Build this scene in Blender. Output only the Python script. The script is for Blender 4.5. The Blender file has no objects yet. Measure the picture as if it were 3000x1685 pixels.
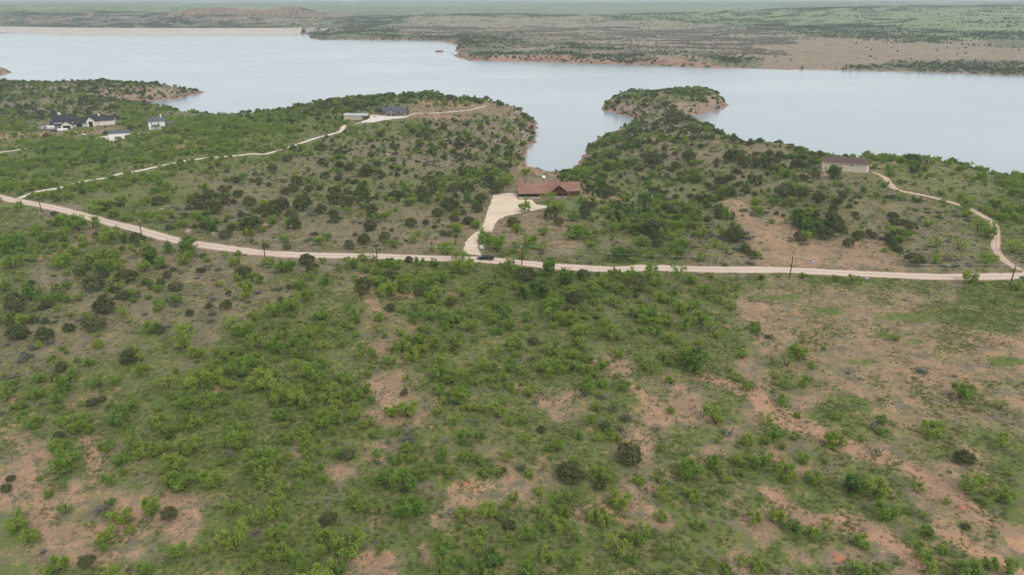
import bpy, bmesh, math, random
import numpy as np
from mathutils import Vector, Matrix

R = math.radians
rng = np.random.default_rng(7)
random.seed(7)
scene = bpy.context.scene
COL = scene.collection

# ------------------------------------------------------------------ camera, sky, sun, exposure
CAM_H, PITCH, FPX = 92.0, R(23.0), 2000.0          # metres above the road, tilt below the horizon, focal length for a 3000 px frame
cam_d = bpy.data.cameras.new('camera')
cam_d.sensor_width = 36.0
cam_d.lens = 24.0
cam_d.clip_start = 1.0
cam_d.clip_end = 60000.0
cam = bpy.data.objects.new('camera', cam_d)
COL.objects.link(cam)
cam.location = (0, 0, CAM_H)
cam.rotation_euler = (R(90) - PITCH, 0, 0)
scene.camera = cam

SUN_EL, SUN_AZ = R(48), R(142)                       # azimuth clockwise from the view direction (+Y)
world = bpy.data.worlds.new('World')
scene.world = world
world.use_nodes = True
wn, wl = world.node_tree.nodes, world.node_tree.links
wn.clear()
w_out = wn.new('ShaderNodeOutputWorld')
w_bg = wn.new('ShaderNodeBackground')
w_bg.inputs['Strength'].default_value = 0.15
w_sky = wn.new('ShaderNodeTexSky')
w_sky.sky_type = 'NISHITA'
w_sky.sun_disc = False
w_sky.sun_elevation = SUN_EL
w_sky.sun_rotation = SUN_AZ
w_sky.altitude = 600
w_sky.air_density = 1.0
w_sky.dust_density = 4.0
w_sky.ozone_density = 1.0
# a thin, nearly closed cloud layer: soft grey white with slightly thicker streaks
w_tc = wn.new('ShaderNodeTexCoord')
w_map = wn.new('ShaderNodeMapping')
w_map.inputs['Scale'].default_value = (1.6, 1.6, 5.0)
w_noise = wn.new('ShaderNodeTexNoise')
w_noise.inputs['Scale'].default_value = 2.2
w_noise.inputs['Detail'].default_value = 6
w_noise.inputs['Roughness'].default_value = 0.55
w_ramp = wn.new('ShaderNodeMapRange')
w_ramp.inputs['From Min'].default_value = 0.3
w_ramp.inputs['From Max'].default_value = 0.7
w_ramp.inputs['To Min'].default_value = 0.66
w_ramp.inputs['To Max'].default_value = 0.84
w_mix = wn.new('ShaderNodeMix')
w_mix.data_type = 'RGBA'
w_mix.inputs[7].default_value = (9.2, 9.1, 8.9, 1)
wl.new(w_tc.outputs['Generated'], w_map.inputs['Vector'])
wl.new(w_map.outputs['Vector'], w_noise.inputs['Vector'])
wl.new(w_noise.outputs['Fac'], w_ramp.inputs['Value'])
wl.new(w_ramp.outputs['Result'], w_mix.inputs[0])
wl.new(w_sky.outputs['Color'], w_mix.inputs[6])
wl.new(w_mix.outputs[2], w_bg.inputs['Color'])
wl.new(w_bg.outputs['Background'], w_out.inputs['Surface'])

sun_d = bpy.data.lights.new('sun', 'SUN')
sun_d.energy = 1.5
sun_d.angle = R(11)
sun_d.color = (1.0, 0.955, 0.89)
sun = bpy.data.objects.new('sun', sun_d)
COL.objects.link(sun)
sdir = Vector((math.sin(SUN_AZ) * math.cos(SUN_EL), math.cos(SUN_AZ) * math.cos(SUN_EL), math.sin(SUN_EL)))
sun.rotation_euler = (-sdir).to_track_quat('-Z', 'Y').to_euler()
sun.location = sdir * 400

scene.view_settings.view_transform = 'Standard'
scene.view_settings.look = 'None'
scene.view_settings.gamma = 1.0
scene.view_settings.use_curve_mapping = False
scene.view_settings.exposure = -0.08
scene.render.engine = 'CYCLES'
scene.cycles.use_denoising = True
scene.cycles.max_bounces = 5
scene.cycles.diffuse_bounces = 2
scene.cycles.glossy_bounces = 2
scene.cycles.transmission_bounces = 2
scene.cycles.volume_bounces = 0
scene.cycles.transparent_max_bounces = 4

# ------------------------------------------------------------------ helpers: naming, meshes
def tag(o, label=None, cat=None, group=None, kind=None):
    if label: o['label'] = label
    if cat: o['category'] = cat
    if group: o['group'] = group
    if kind: o['kind'] = kind
    return o

def empty(name, loc, rz=0.0):
    o = bpy.data.objects.new(name, None)
    o.empty_display_size = 0.2
    COL.objects.link(o)
    o.location = loc
    o.rotation_euler = (0, 0, rz)
    return o

def link(name, me, parent=None):
    o = bpy.data.objects.new(name, me)
    COL.objects.link(o)
    if parent is not None:
        o.parent = parent
    return o

def np_mesh(name, verts, faces, mat=None, smooth=False):
    """verts (n,3) array, faces (m,k) array of equal-sized faces"""
    verts = np.asarray(verts, dtype=np.float32)
    faces = np.asarray(faces, dtype=np.int32)
    me = bpy.data.meshes.new(name)
    me.vertices.add(len(verts))
    me.vertices.foreach_set('co', verts.ravel())
    k = faces.shape[1]
    me.loops.add(faces.size)
    me.loops.foreach_set('vertex_index', faces.ravel())
    me.polygons.add(len(faces))
    me.polygons.foreach_set('loop_start', np.arange(0, faces.size, k, dtype=np.int32))
    me.polygons.foreach_set('loop_total', np.full(len(faces), k, dtype=np.int32))
    if smooth:
        me.polygons.foreach_set('use_smooth', np.ones(len(faces), dtype=bool))
    me.update(calc_edges=True)
    if mat: me.materials.append(mat)
    return me

class MB:
    """collects polygons of one part"""
    def __init__(s): s.v, s.f = [], []
    def poly(s, *pts):
        n = len(s.v); s.v += [tuple(p) for p in pts]; s.f.append(tuple(range(n, n + len(pts)))); return s
    def box(s, x0, x1, y0, y1, z0, z1):
        n = len(s.v)
        s.v += [(x0,y0,z0),(x1,y0,z0),(x1,y1,z0),(x0,y1,z0),(x0,y0,z1),(x1,y0,z1),(x1,y1,z1),(x0,y1,z1)]
        for q in ((3,2,1,0),(4,5,6,7),(0,1,5,4),(1,2,6,5),(2,3,7,6),(3,0,4,7)): s.f.append(tuple(n+i for i in q))
        return s
    def obox(s, c, r, nrm, w, h, d):
        """box centred at c, width w along r, height h along z, depth d along nrm"""
        c, r, nrm, up = Vector(c), Vector(r).normalized(), Vector(nrm).normalized(), Vector((0,0,1))
        n = len(s.v)
        for a, b, e in ((-1,-1,-1),(1,-1,-1),(1,1,-1),(-1,1,-1),(-1,-1,1),(1,-1,1),(1,1,1),(-1,1,1)):
            s.v.append(tuple(c + r*(a*w/2) + nrm*(b*d/2) + up*(e*h/2)))
        for q in ((3,2,1,0),(4,5,6,7),(0,1,5,4),(1,2,6,5),(2,3,7,6),(3,0,4,7)): s.f.append(tuple(n+i for i in q))
        return s
    def slab(s, a, b, c, d, t):
        """sloping plate: top corners a b c d, thickness t downwards"""
        n = len(s.v)
        for p in (a, b, c, d): s.v.append(tuple(p))
        for p in (a, b, c, d): s.v.append((p[0], p[1], p[2]-t))
        for q in ((0,1,2,3),(7,6,5,4),(0,4,5,1),(1,5,6,2),(2,6,7,3),(3,7,4,0)): s.f.append(tuple(n+i for i in q))
        return s
    def prism_x(s, prof, x0, x1):
        """profile [(y,z)] extruded along x"""
        n = len(s.v); k = len(prof)
        s.v += [(x0,y,z) for y,z in prof] + [(x1,y,z) for y,z in prof]
        s.f.append(tuple(range(n, n+k))); s.f.append(tuple(range(n+2*k-1, n+k-1, -1)))
        for i in range(k): j=(i+1)%k; s.f.append((n+i, n+k+i, n+k+j, n+j))
        return s
    def prism_y(s, prof, y0, y1):
        n = len(s.v); k = len(prof)
        s.v += [(x,y0,z) for x,z in prof] + [(x,y1,z) for x,z in prof]
        s.f.append(tuple(range(n, n+k))); s.f.append(tuple(range(n+2*k-1, n+k-1, -1)))
        for i in range(k): j=(i+1)%k; s.f.append((n+i, n+k+i, n+k+j, n+j))
        return s
    def tube(s, p0, p1, r0, r1=None, k=6, cap=True):
        p0, p1 = Vector(p0), Vector(p1); r1 = r0 if r1 is None else r1
        d = (p1-p0); d = d.normalized() if d.length > 1e-6 else Vector((0,0,1))
        a = d.cross(Vector((0,0,1)))
        if a.length < 1e-3: a = d.cross(Vector((1,0,0)))
        a.normalize(); b = d.cross(a)
        n = len(s.v)
        for p, r in ((p0,r0),(p1,r1)):
            for i in range(k):
                t = 2*math.pi*i/k
                s.v.append(tuple(p + a*(r*math.cos(t)) + b*(r*math.sin(t))))
        for i in range(k): j=(i+1)%k; s.f.append((n+i, n+j, n+k+j, n+k+i))
        if cap: s.f.append(tuple(range(n+k-1, n-1, -1))); s.f.append(tuple(range(n+k, n+2*k)))
        return s
    def ring(s, pts, r, k=5):
        for a, b in zip(pts[:-1], pts[1:]): s.tube(a, b, r, r, k)
        return s
    def hip(s, x0, x1, y0, y1, ze, zr, t=0.22, inset=None):
        """hip roof; ridge along the longer side"""
        w, d = x1-x0, y1-y0
        i = min(w, d)/2 if inset is None else inset
        if w >= d: ra, rb = (x0+i,(y0+y1)/2,zr), (x1-i,(y0+y1)/2,zr)
        else: ra, rb = ((x0+x1)/2,y0+i,zr), ((x0+x1)/2,y1-i,zr)
        n = len(s.v)
        s.v += [(x0,y0,ze-t),(x1,y0,ze-t),(x1,y1,ze-t),(x0,y1,ze-t),(x0,y0,ze),(x1,y0,ze),(x1,y1,ze),(x0,y1,ze),ra,rb]
        s.f.append((n+3,n+2,n+1,n))
        for i0,i1 in ((0,1),(1,2),(2,3),(3,0)): s.f.append((n+i0,n+i1,n+4+i1,n+4+i0))
        if w >= d: fs = ((4,5,9,8),(5,6,9),(6,7,8,9),(7,4,8))
        else: fs = ((4,5,8),(5,6,9,8),(6,7,9),(7,4,8,9))
        for q in fs: s.f.append(tuple(n+i for i in q))
        return s
    def gable_x(s, x0, x1, y0, y1, ze, zr, yr=None, t=0.22, ze1=None):
        yr = (y0+y1)/2 if yr is None else yr
        ze1 = ze if ze1 is None else ze1
        s.slab((x0,y0,ze),(x1,y0,ze),(x1,yr,zr),(x0,yr,zr),t)
        s.slab((x1,y1,ze1),(x0,y1,ze1),(x0,yr+0.002,zr),(x1,yr+0.002,zr),t)
        return s
    def gable_y(s, x0, x1, y0, y1, ze, zr, t=0.22):
        xr = (x0+x1)/2
        s.slab((x0,y1,ze),(x0,y0,ze),(xr,y0,zr),(xr,y1,zr),t)
        s.slab((x1,y0,ze),(x1,y1,ze),(xr+0.002,y1,zr),(xr+0.002,y0,zr),t)
        return s
    def mesh(s, name, mat, smooth=False):
        me = bpy.data.meshes.new(name)
        me.from_pydata(s.v, [], s.f)
        if smooth:
            for p in me.polygons: p.use_smooth = True
        if mat: me.materials.append(mat)
        return me
    def build(s, name, mat, parent=None, smooth=False, label=None):
        o = link(name, s.mesh(name, mat, smooth), parent)
        if label: o['label'] = label
        return o

# ------------------------------------------------------------------ materials
def new_mat(name):
    m = bpy.data.materials.new(name); m.use_nodes = True
    nt = m.node_tree; nt.nodes.clear()
    out = nt.nodes.new('ShaderNodeOutputMaterial')
    return m, nt, out

class NB:
    """small node-tree writer"""
    def __init__(s, nt): s.nt = nt; s.n = nt.nodes; s.l = nt.links
    def _set(s, sock, v):
        if isinstance(v, bpy.types.NodeSocket): s.l.new(v, sock)
        elif isinstance(v, (tuple, list)) and len(v) == 3 and sock.type == 'RGBA': sock.default_value = (*v, 1)
        else: sock.default_value = v
    def math(s, op, a, b=0.0, c=None, clamp=False):
        n = s.n.new('ShaderNodeMath'); n.operation = op; n.use_clamp = clamp
        s._set(n.inputs[0], a); s._set(n.inputs[1], b)
        if c is not None: s._set(n.inputs[2], c)
        return n.outputs[0]
    def mix(s, f, a, b, mode='MIX'):
        n = s.n.new('ShaderNodeMix'); n.data_type = 'RGBA'; n.blend_type = mode
        s._set(n.inputs[0], f); s._set(n.inputs[6], a); s._set(n.inputs[7], b)
        return n.outputs[2]
    def noise(s, vec, scale, detail=3.0, rough=0.5, out='Fac', dist=0.0):
        n = s.n.new('ShaderNodeTexNoise'); s._set(n.inputs['Vector'], vec)
        n.inputs['Scale'].default_value = scale; n.inputs['Detail'].default_value = detail
        n.inputs['Roughness'].default_value = rough; n.inputs['Distortion'].default_value = dist
        return n.outputs[out]
    def voro(s, vec, scale, out='Distance', feature='F1'):
        n = s.n.new('ShaderNodeTexVoronoi'); s._set(n.inputs['Vector'], vec); n.feature = feature
        n.inputs['Scale'].default_value = scale
        return n.outputs[out]
    def step(s, v, a, b, lo=0.0, hi=1.0, smooth=True):
        n = s.n.new('ShaderNodeMapRange'); n.interpolation_type = 'SMOOTHSTEP' if smooth else 'LINEAR'
        s._set(n.inputs['Value'], v)
        n.inputs['From Min'].default_value = a; n.inputs['From Max'].default_value = b
        n.inputs['To Min'].default_value = lo; n.inputs['To Max'].default_value = hi
        return n.outputs['Result']
    def attr(s, name, typ='GEOMETRY'):
        n = s.n.new('ShaderNodeAttribute'); n.attribute_name = name; n.attribute_type = typ
        return n
    def coord(s, which='Object'):
        return s.n.new('ShaderNodeTexCoord').outputs[which]
    def mapping(s, vec, scale=(1,1,1), rot=(0,0,0)):
        n = s.n.new('ShaderNodeMapping'); s._set(n.inputs['Vector'], vec)
        n.inputs['Scale'].default_value = scale; n.inputs['Rotation'].default_value = rot
        return n.outputs['Vector']
    def rand(s): return s.n.new('ShaderNodeObjectInfo').outputs['Random']
    def bsdf(s, color, rough=0.9, spec=0.2, metal=0.0, normal=None):
        n = s.n.new('ShaderNodeBsdfPrincipled')
        s._set(n.inputs['Base Color'], color); s._set(n.inputs['Roughness'], rough)
        n.inputs['Specular IOR Level'].default_value = spec; n.inputs['Metallic'].default_value = metal
        if normal is not None: s.l.new(normal, n.inputs['Normal'])
        return n.outputs['BSDF']
    def bump(s, h, strength=0.5, dist=0.1):
        n = s.n.new('ShaderNodeBump'); s._set(n.inputs['Height'], h)
        n.inputs['Strength'].default_value = strength; n.inputs['Distance'].default_value = dist
        return n.outputs['Normal']

def surf(name, c0, c1=None, scale=1.0, rough=0.85, spec=0.25, metal=0.0, bump=0.0, mapping=(1,1,1), detail=4):
    """plain weathered surface: two real colours mixed by noise"""
    m, nt, out = new_mat(name); b = NB(nt)
    if c1 is None: c1 = tuple(min(1, x*0.8) for x in c0)
    v = b.mapping(b.coord(), mapping)
    f = b.noise(v, scale, detail, 0.6)
    col = b.mix(b.step(f, 0.3, 0.7), c0, c1)
    nrm = b.bump(f, bump, 0.05) if bump else None
    nt.links.new(b.bsdf(col, rough, spec, metal, nrm), out.inputs['Surface'])
    return m

def leaf_mat(name, ca, cb, cc, trans=0.3):
    """foliage: each plant its own tint, clumps vary a little"""
    m, nt, out = new_mat(name); b = NB(nt)
    col = b.mix(b.rand(), ca, cb)
    n1 = b.noise(b.coord(), 1.3, 2, 0.5)
    col = b.mix(b.step(n1, 0.42, 0.72, 0, 0.75), col, cc)
    d = nt.nodes.new('ShaderNodeBsdfDiffuse'); nt.links.new(col, d.inputs['Color'])
    t = nt.nodes.new('ShaderNodeBsdfTranslucent'); nt.links.new(b.mix(0.5, col, cc), t.inputs['Color'])
    mx = nt.nodes.new('ShaderNodeMixShader'); mx.inputs[0].default_value = trans
    nt.links.new(d.outputs[0], mx.inputs[1]); nt.links.new(t.outputs[0], mx.inputs[2])
    nt.links.new(mx.outputs[0], out.inputs['Surface'])
    return m

M = {}
M['mesq_leaf'] = leaf_mat('mesquite_leaves', (.135,.245,.045), (.29,.365,.066), (.29,.385,.09), .42)
M['broad_leaf'] = leaf_mat('broadleaf_leaves', (.085,.155,.036), (.15,.235,.05), (.17,.255,.066), .35)
M['jun_leaf'] = leaf_mat('juniper_leaves', (.066,.088,.034), (.118,.128,.052), (.145,.16,.07), .22)
M['willow_leaf'] = leaf_mat('willow_leaves', (.20,.20,.055), (.22,.21,.06), (.25,.24,.075), .3)
M['twig'] = leaf_mat('grey_twigs', (.16,.15,.135), (.20,.185,.165), (.15,.165,.115), .05)
M['straw_twig'] = leaf_mat('straw_brown_twigs', (.27,.235,.18), (.31,.27,.20), (.22,.20,.16), .1)
M['sage'] = leaf_mat('sage_leaves', (.11,.13,.085), (.15,.17,.11), (.17,.19,.13), .15)
M['grass_green'] = leaf_mat('grass_blades', (.12,.175,.045), (.19,.225,.07), (.22,.24,.095), .35)
M['grass_tan'] = leaf_mat('dry_grass_blades', (.24,.20,.125), (.33,.28,.18), (.17,.15,.10), .25)
M['cactus'] = leaf_mat('cactus_pads', (.135,.175,.105), (.165,.20,.13), (.22,.24,.16), .08)
M['bark'] = surf('grey_brown_bark', (.10,.082,.066), (.055,.045,.036), 6, .95, .1)
M['dead_wood'] = surf('bleached_dead_wood', (.20,.175,.155), (.11,.095,.08), 5, .95, .1)
M['rock'] = surf('sandstone', (.40,.285,.215), (.24,.165,.13), .8, .95, .15, bump=.6)
M['red_rock'] = surf('red_sandstone', (.27,.135,.10), (.17,.085,.07), .5, .95, .15, bump=.6)
M['road'] = None
M['white'] = surf('white_painted_siding', (.80,.795,.78), (.74,.735,.72), .4, .7, .3)
M['offwhite'] = surf('cream_stucco', (.72,.69,.62), (.65,.62,.555), .5, .85, .2)
M['tan'] = surf('tan_siding', (.53,.455,.37), (.475,.405,.325), .35, .85, .2, mapping=(.5,.5,6))
M['trim'] = surf('white_trim', (.72,.71,.68), (.64,.63,.60), 2, .6, .3)
M['maroon_roof'] = surf('maroon_shingles', (.12,.079,.07), (.088,.058,.052), 2.5, .95, .15, mapping=(.6,.6,3))
M['black_roof'] = surf('charcoal_shingles', (.028,.030,.036), (.045,.047,.054), 2.0, .9, .2, mapping=(.6,.6,3))
M['grey_roof'] = surf('slate_grey_shingles', (.075,.082,.095), (.11,.118,.132), 2.0, .9, .2, mapping=(.6,.6,3))
M['metal_roof'] = surf('pale_metal_roof', (.36,.385,.41), (.30,.325,.35), .6, .5, .4, mapping=(4,.4,1))
M['stone_wall'] = surf('limestone_wall', (.33,.285,.23), (.22,.185,.15), 1.8, .95, .15, bump=.3)
M['dark_stone'] = surf('dark_stone', (.12,.105,.095), (.07,.06,.055), 1.5, .95, .15, bump=.3)
M['glass'] = surf('dark_window_glass', (.02,.026,.032), (.03,.037,.045), 1, .12, .6)
M['teal_glass'] = surf('blue_green_window_glass', (.10,.17,.17), (.06,.11,.12), 1.2, .12, .6)
M['black_door'] = surf('black_panel_door', (.016,.016,.018), (.024,.024,.026), 1, .5, .4)
M['dark_door'] = surf('dark_brown_garage_door', (.045,.03,.024), (.065,.042,.032), 1, .6, .3, mapping=(.4,.4,4))
M['log'] = None
M['timber'] = surf('stained_timber', (.20,.085,.035), (.12,.05,.022), 3, .7, .3)
M['cedar'] = surf('cedar_cladding', (.23,.125,.06), (.15,.08,.04), 2, .8, .25)
M['concrete'] = surf('pale_concrete', (.50,.455,.40), (.44,.395,.345), .4, .9, .2)
M['white_concrete'] = surf('white_caliche_concrete', (.60,.57,.52), (.52,.49,.44), .4, .9, .2)
M['pole'] = surf('creosote_pole', (.085,.055,.042), (.055,.036,.028), 3, .9, .15, mapping=(3,3,.4))
M['galv'] = surf('galvanised_steel', (.42,.44,.46), (.35,.37,.39), 2, .45, .5, .5)
M['wire'] = surf('aluminium_wire', (.42,.42,.42), (.36,.36,.36), 1, .5, .4, .3)
M['tank_grey'] = surf('grey_enamel', (.34,.36,.38), (.29,.31,.33), 1, .4, .4)
M['truck_paint'] = surf('black_truck_paint', (.010,.012,.015), (.013,.016,.02), .5, .22, .6)
M['truck_trim'] = surf('black_plastic_trim', (.018,.018,.018), (.024,.024,.024), 3, .7, .3)
M['tyre'] = surf('tyre_rubber', (.022,.021,.02), (.04,.035,.03), 4, .95, .1)
M['rim'] = surf('dusty_bronze_rim', (.13,.11,.095), (.09,.078,.068), 3, .45, .5, .6)
M['lamp_glass'] = surf('clear_lamp_glass', (.55,.57,.58), (.45,.47,.48), 4, .15, .6)
M['tail_glass'] = surf('red_lamp_glass', (.25,.015,.012), (.18,.01,.01), 4, .2, .6)
M['grey_paint'] = surf('grey_trailer_skin', (.24,.25,.265), (.19,.2,.21), .7, .4, .4)
M['white_gloss'] = surf('white_enamel', (.76,.76,.75), (.70,.70,.69), .6, .35, .4)
M['green_paint'] = surf('green_enamel', (.02,.13,.055), (.018,.10,.045), 2, .45, .4)
M['blue_paint'] = surf('blue_sign_face', (.06,.16,.42), (.05,.13,.36), 2, .5, .3)
M['yellow_plastic'] = surf('yellow_guy_marker', (.50,.40,.10), (.42,.33,.09), 2, .6, .3)
M['dock_wood'] = surf('bleached_dock_boards', (.58,.55,.49), (.46,.43,.38), 2, .85, .2, mapping=(6,.5,1))
M['riprap'] = None
# ------------------------------------------------------------------ survey: picture measurements turned into ground positions
CP, SP = math.cos(PITCH), math.sin(PITCH)
ZW = -22.0                                         # lake level

def unproj(px, py, z):
    """point at height z seen at (px,py) of the 3000x1685 photograph"""
    px, py, z = np.asarray(px, float), np.asarray(py, float), np.asarray(z, float)
    u, v = (px - 1500) / FPX, (py - 842.5) / FPX
    t = (CAM_H - z) / (SP + v * CP)
    return u * t, (CP - v * SP) * t

def proj(x, y, z):
    dz = np.asarray(z, float) - CAM_H
    depth = y * CP - dz * SP
    return 1500 + FPX * x / depth, 842.5 + FPX * (-dz * CP - y * SP) / depth, depth

def _hash(ix, iy, seed):
    n = (ix.astype(np.int64) * 374761393 + iy.astype(np.int64) * 668265263 + seed * 974634777) & 0xffffffff
    n = ((n ^ (n >> 13)) * 1274126177) & 0xffffffff
    return ((n ^ (n >> 16)) & 0xffff) / 65535.0

def vnoise(x, y, seed=0):
    ix, iy = np.floor(x), np.floor(y)
    fx, fy = x - ix, y - iy
    fx = fx * fx * fx * (fx * (fx * 6 - 15) + 10); fy = fy * fy * fy * (fy * (fy * 6 - 15) + 10)
    a, b = _hash(ix, iy, seed), _hash(ix + 1, iy, seed)
    c, d = _hash(ix, iy + 1, seed), _hash(ix + 1, iy + 1, seed)
    return (a + (b - a) * fx) * (1 - fy) + (c + (d - c) * fx) * fy - 0.5

def fbm(x, y, wave, octs=4, seed=0, gain=0.5):
    s, amp = 0, 1.0
    ca, sa = math.cos(.6), math.sin(.6)
    for o in range(octs):
        k = 2 ** o / wave
        s = s + amp * vnoise((x * ca - y * sa) * k, (x * sa + y * ca) * k, seed + o)
        amp *= gain
    return s

# heights: (px, py, z)
CTRL = [
 (0,1685,0),(700,1685,0),(1500,1685,.3),(2300,1685,0),(3000,1685,0),(0,1200,-1),(700,1200,-.6),(1300,1250,.3),(2000,1200,.5),(3000,1200,1),
 (0,900,-2),(700,900,-1),(1500,900,0),(2300,900,.5),(3000,900,1.5),(0,720,-4.5),(300,760,-3),
 (0,580,-6),(115,600,-6),(300,647,-4),(600,718,-2),(1000,749,-.5),(1400,761,0),(1800,787,0),(2300,793,.5),(2700,811,1),(3000,809,1.5),
 (0,500,-8),(300,470,-7),(600,470,-6),(0,420,-8),(200,385,-7),(350,395,-7),(460,385,-6.5),(600,400,-6),(750,380,-6),(550,345,-15),(700,350,-17),(300,350,-9),
 (100,350,-9),(0,345,-9),(200,335,-13),(0,335,-12),(0,240,-5),(200,241,-5),(300,240,-6),(450,247,-10),(560,265,-16),(0,248,-14),(200,249,-14),(300,248,-15),(450,254,-16),(100,290,-8),(300,290,-11),(-400,330,-8),(-300,242,-5),(-300,250,-14),(-300,480,-9),(-300,600,-8),
 (850,520,-5),(700,560,-4),(900,650,-2),(1100,650,-2),(500,560,-5),(300,560,-6),
 (700,450,-5),(1000,370,-3),(1060,352,-2.5),(1160,345,-2),(1300,330,-2),(1440,312,-3),(1230,300,-1),(1260,279,-2),(1100,287,-3),(1000,293,-5),(950,304,-8),(1260,287,-13),(1100,295,-13),(1330,294,-12),(880,325,-10),
 (1400,303,-3),(1480,322,-6),(1540,350,-12),(1200,420,-5),(1350,400,-8),(1450,420,-13),(1000,450,-5),(1300,460,-11),(1450,470,-17),(1150,480,-6),
 (900,590,-5),(1000,565,-8),(1150,555,-11),(1300,545,-14),(1400,515,-17),(1470,488,-20),(1000,620,-3),(1200,600,-3),(1320,600,-2.2),
 (1400,575,-1),(1480,570,-1),(1590,582,-1),(1660,585,-1.2),(1550,520,-1),(1540,488,-2),(1450,540,-2.5),(1620,500,-5),(1660,540,-4),(1495,484,-5),(1400,650,-1),(1600,680,-1.5),(1700,640,-3),
 (1830,740,-3),(1800,650,-6),(1780,590,-9),(1740,530,-14),(1700,498,-20),(1950,640,-5),(2050,590,-8),(1900,560,-11),
 (2130,588,1),(2200,680,2),(2300,740,1.5),(1950,720,-1),(2230,620,-2.5),(2350,690,-1),(2430,715,0),
 (2460,505,7),(2560,522,6),(2470,466,6.5),(2620,464,6.5),(2700,460,6.5),(2800,482,4.5),(2900,519,.5),(3000,528,-1.5),(2160,419,-13),(2270,428,-13),(2350,439,-13),(2400,463,-12),(2470,475,-12),(2564,482,-12),(2620,476,-12),(2700,472,-12),(2741,477,-12),(2800,494,-12),(2862,515,-12),(2908,532,-13),(3000,540,-13),(2700,565,4),(2850,605,2.5),(2930,700,2),(2700,700,2),(2500,620,4),(2350,560,4),
 (2300,520,4),(2250,450,1),(2100,438,-1),(1950,420,-2),(1850,440,-8),(1760,450,-14),(2150,408,-3),(2300,420,1),(2050,378,-8),(1950,362,-14),(1870,372,-16),(1900,350,-18),
 (3300,575,-3),(3300,700,2),(3400,850,2),
 (2010,258,-7),(1860,271,-12),(1969,270,-15),(2040,264,-15),(1880,279,-16),(1950,300,-9),(2070,290,-8),(1850,310,-14),
 # beyond the water
 (950,105,-14),(1000,100,-10),(1150,105,-12),(1000,88,-10),(1200,80,-8),(1350,115,-8),(1345,150,-14),(1450,155,-12),(1600,160,-10),(1800,170,-12),(2060,165,-8),
 (1500,100,-6),(1800,110,-6),(1500,66,-2),(1200,70,-4),(1800,76,-4),(2000,88,-8),(2050,130,-10),(1500,50,-18),(1100,52,-18),(1900,55,-10),
 (2200,190,-20),(2400,195,-19),(2700,195,-17),(3000,205,-17),(2300,150,-14),(2600,150,-12),(3000,160,-12),(2300,120,-10),(2600,130,-10),(3000,145,-9),
 (2400,105,-5),(2200,82,0),(2600,100,5),(2900,100,8),(3000,70,18),(2600,65,15),(2100,62,3),(2300,55,12),(3000,40,30),(2500,38,20),(3400,100,10),(3400,200,-15),
 (0,75,-16),(0,44,20),(300,75,-16),(300,45,18),(600,73,-16),(600,50,10),(750,66,-12),(900,62,-14),(-300,75,-16),(-300,42,22),(1000,62,-14),
 (1000,40,-8),(0,25,28),(500,20,22),(1000,20,10),(1500,30,0),(2000,25,15),(2500,20,28),(3000,20,40),(1500,10,10),(500,8,20),(2500,8,32),
]
ctrl = np.array(CTRL, float)
cx, cy = unproj(ctrl[:,0], ctrl[:,1], ctrl[:,2])
cz = ctrl[:,2]
extra = np.array([(-150,50,0),(0,50,0),(150,50,0),(-12000,20000,20),(0,20000,14),(12000,20000,26),(-20000,20000,20),(20000,20000,26),(-6000,12000,18),(6000,12000,24),
                  (60,70,0),(-60,70,0)], float)
cx, cy, cz = np.r_[cx, extra[:,0]], np.r_[cy, extra[:,1]], np.r_[cz, extra[:,2]]

def qcoord(x, y): return np.stack([np.asarray(x) / np.asarray(y) * 1.0, np.log(np.asarray(y))], -1)
Q = qcoord(cx, cy)
D = np.sqrt(((Q[:,None,:] - Q[None,:,:]) ** 2).sum(-1) + 1e-4)
Wt = np.linalg.solve(D + np.eye(len(Q)) * 1e-3, cz - cz.mean())

def rbf(x, y):
    q = qcoord(x, y).reshape(-1, 2)
    res = np.empty(len(q))
    for i in range(0, len(q), 20000):
        d = np.sqrt(((q[i:i+20000,None,:] - Q[None,:,:]) ** 2).sum(-1) + 1e-4)
        res[i:i+20000] = d @ Wt
    return (res + cz.mean()).reshape(np.shape(x))

# shorelines at lake level
NEAR_SHORE = [(-900,262),(-300,256),(0,253),(150,255),(300,253),(450,259),(560,265),(594,270),(543,285),(466,293),(384,299),(345,304),(360,309),(408,313),(477,318),
 (543,331),(637,344),(700,343),(776,339),(835,337),(870,333),(905,322),(945,310),(1000,304),(1080,300),(1200,294),(1257,292),(1311,296),(1345,305),(1375,313),(1430,320),
 (1500,327),(1543,341),(1566,353),(1572,375),(1560,388),(1576,412),(1545,428),(1540,445),(1540,470),(1550,490),(1600,500),(1680,496),(1709,480),(1708,459),(1717,440),
 (1737,423),(1757,406),(1793,394),(1822,384),(1822,372),(1850,349),(1808,331),(1768,323),(1766,305),(1790,296),(1860,282),(1960,275),(2040,270),(2085,280),(2110,291),
 (2134,299),(2122,315),(2108,323),(2068,330),(2012,339),(2016,350),(2045,368),(2100,385),(2160,424),(2270,434),(2350,446),(2400,470),(2470,482),(2564,490),(2620,484),
 (2740,484),(2830,508),(2910,540),(3000,548),(3300,570),(3800,600)]
FAR_SHORE = [(-1500,86),(-600,91),(0,96),(300,100.5),(600,101),(890,100),(905,103),(906,111),(935,117),(1000,116.5),(1155,118),(1287,120),(1342,131),(1334,148),(1336,169),
 (1369,177),(1505,180),(1699,186),(1893,191),(2000,196),(2217,202),(2427,206),(2660,210),(3000,222),(3400,236),(4200,262)]
HEADLAND = [(-160,232),(-400,215),(-160,196),(-40,193),(10,199),(36,213),(0,221)]

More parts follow.
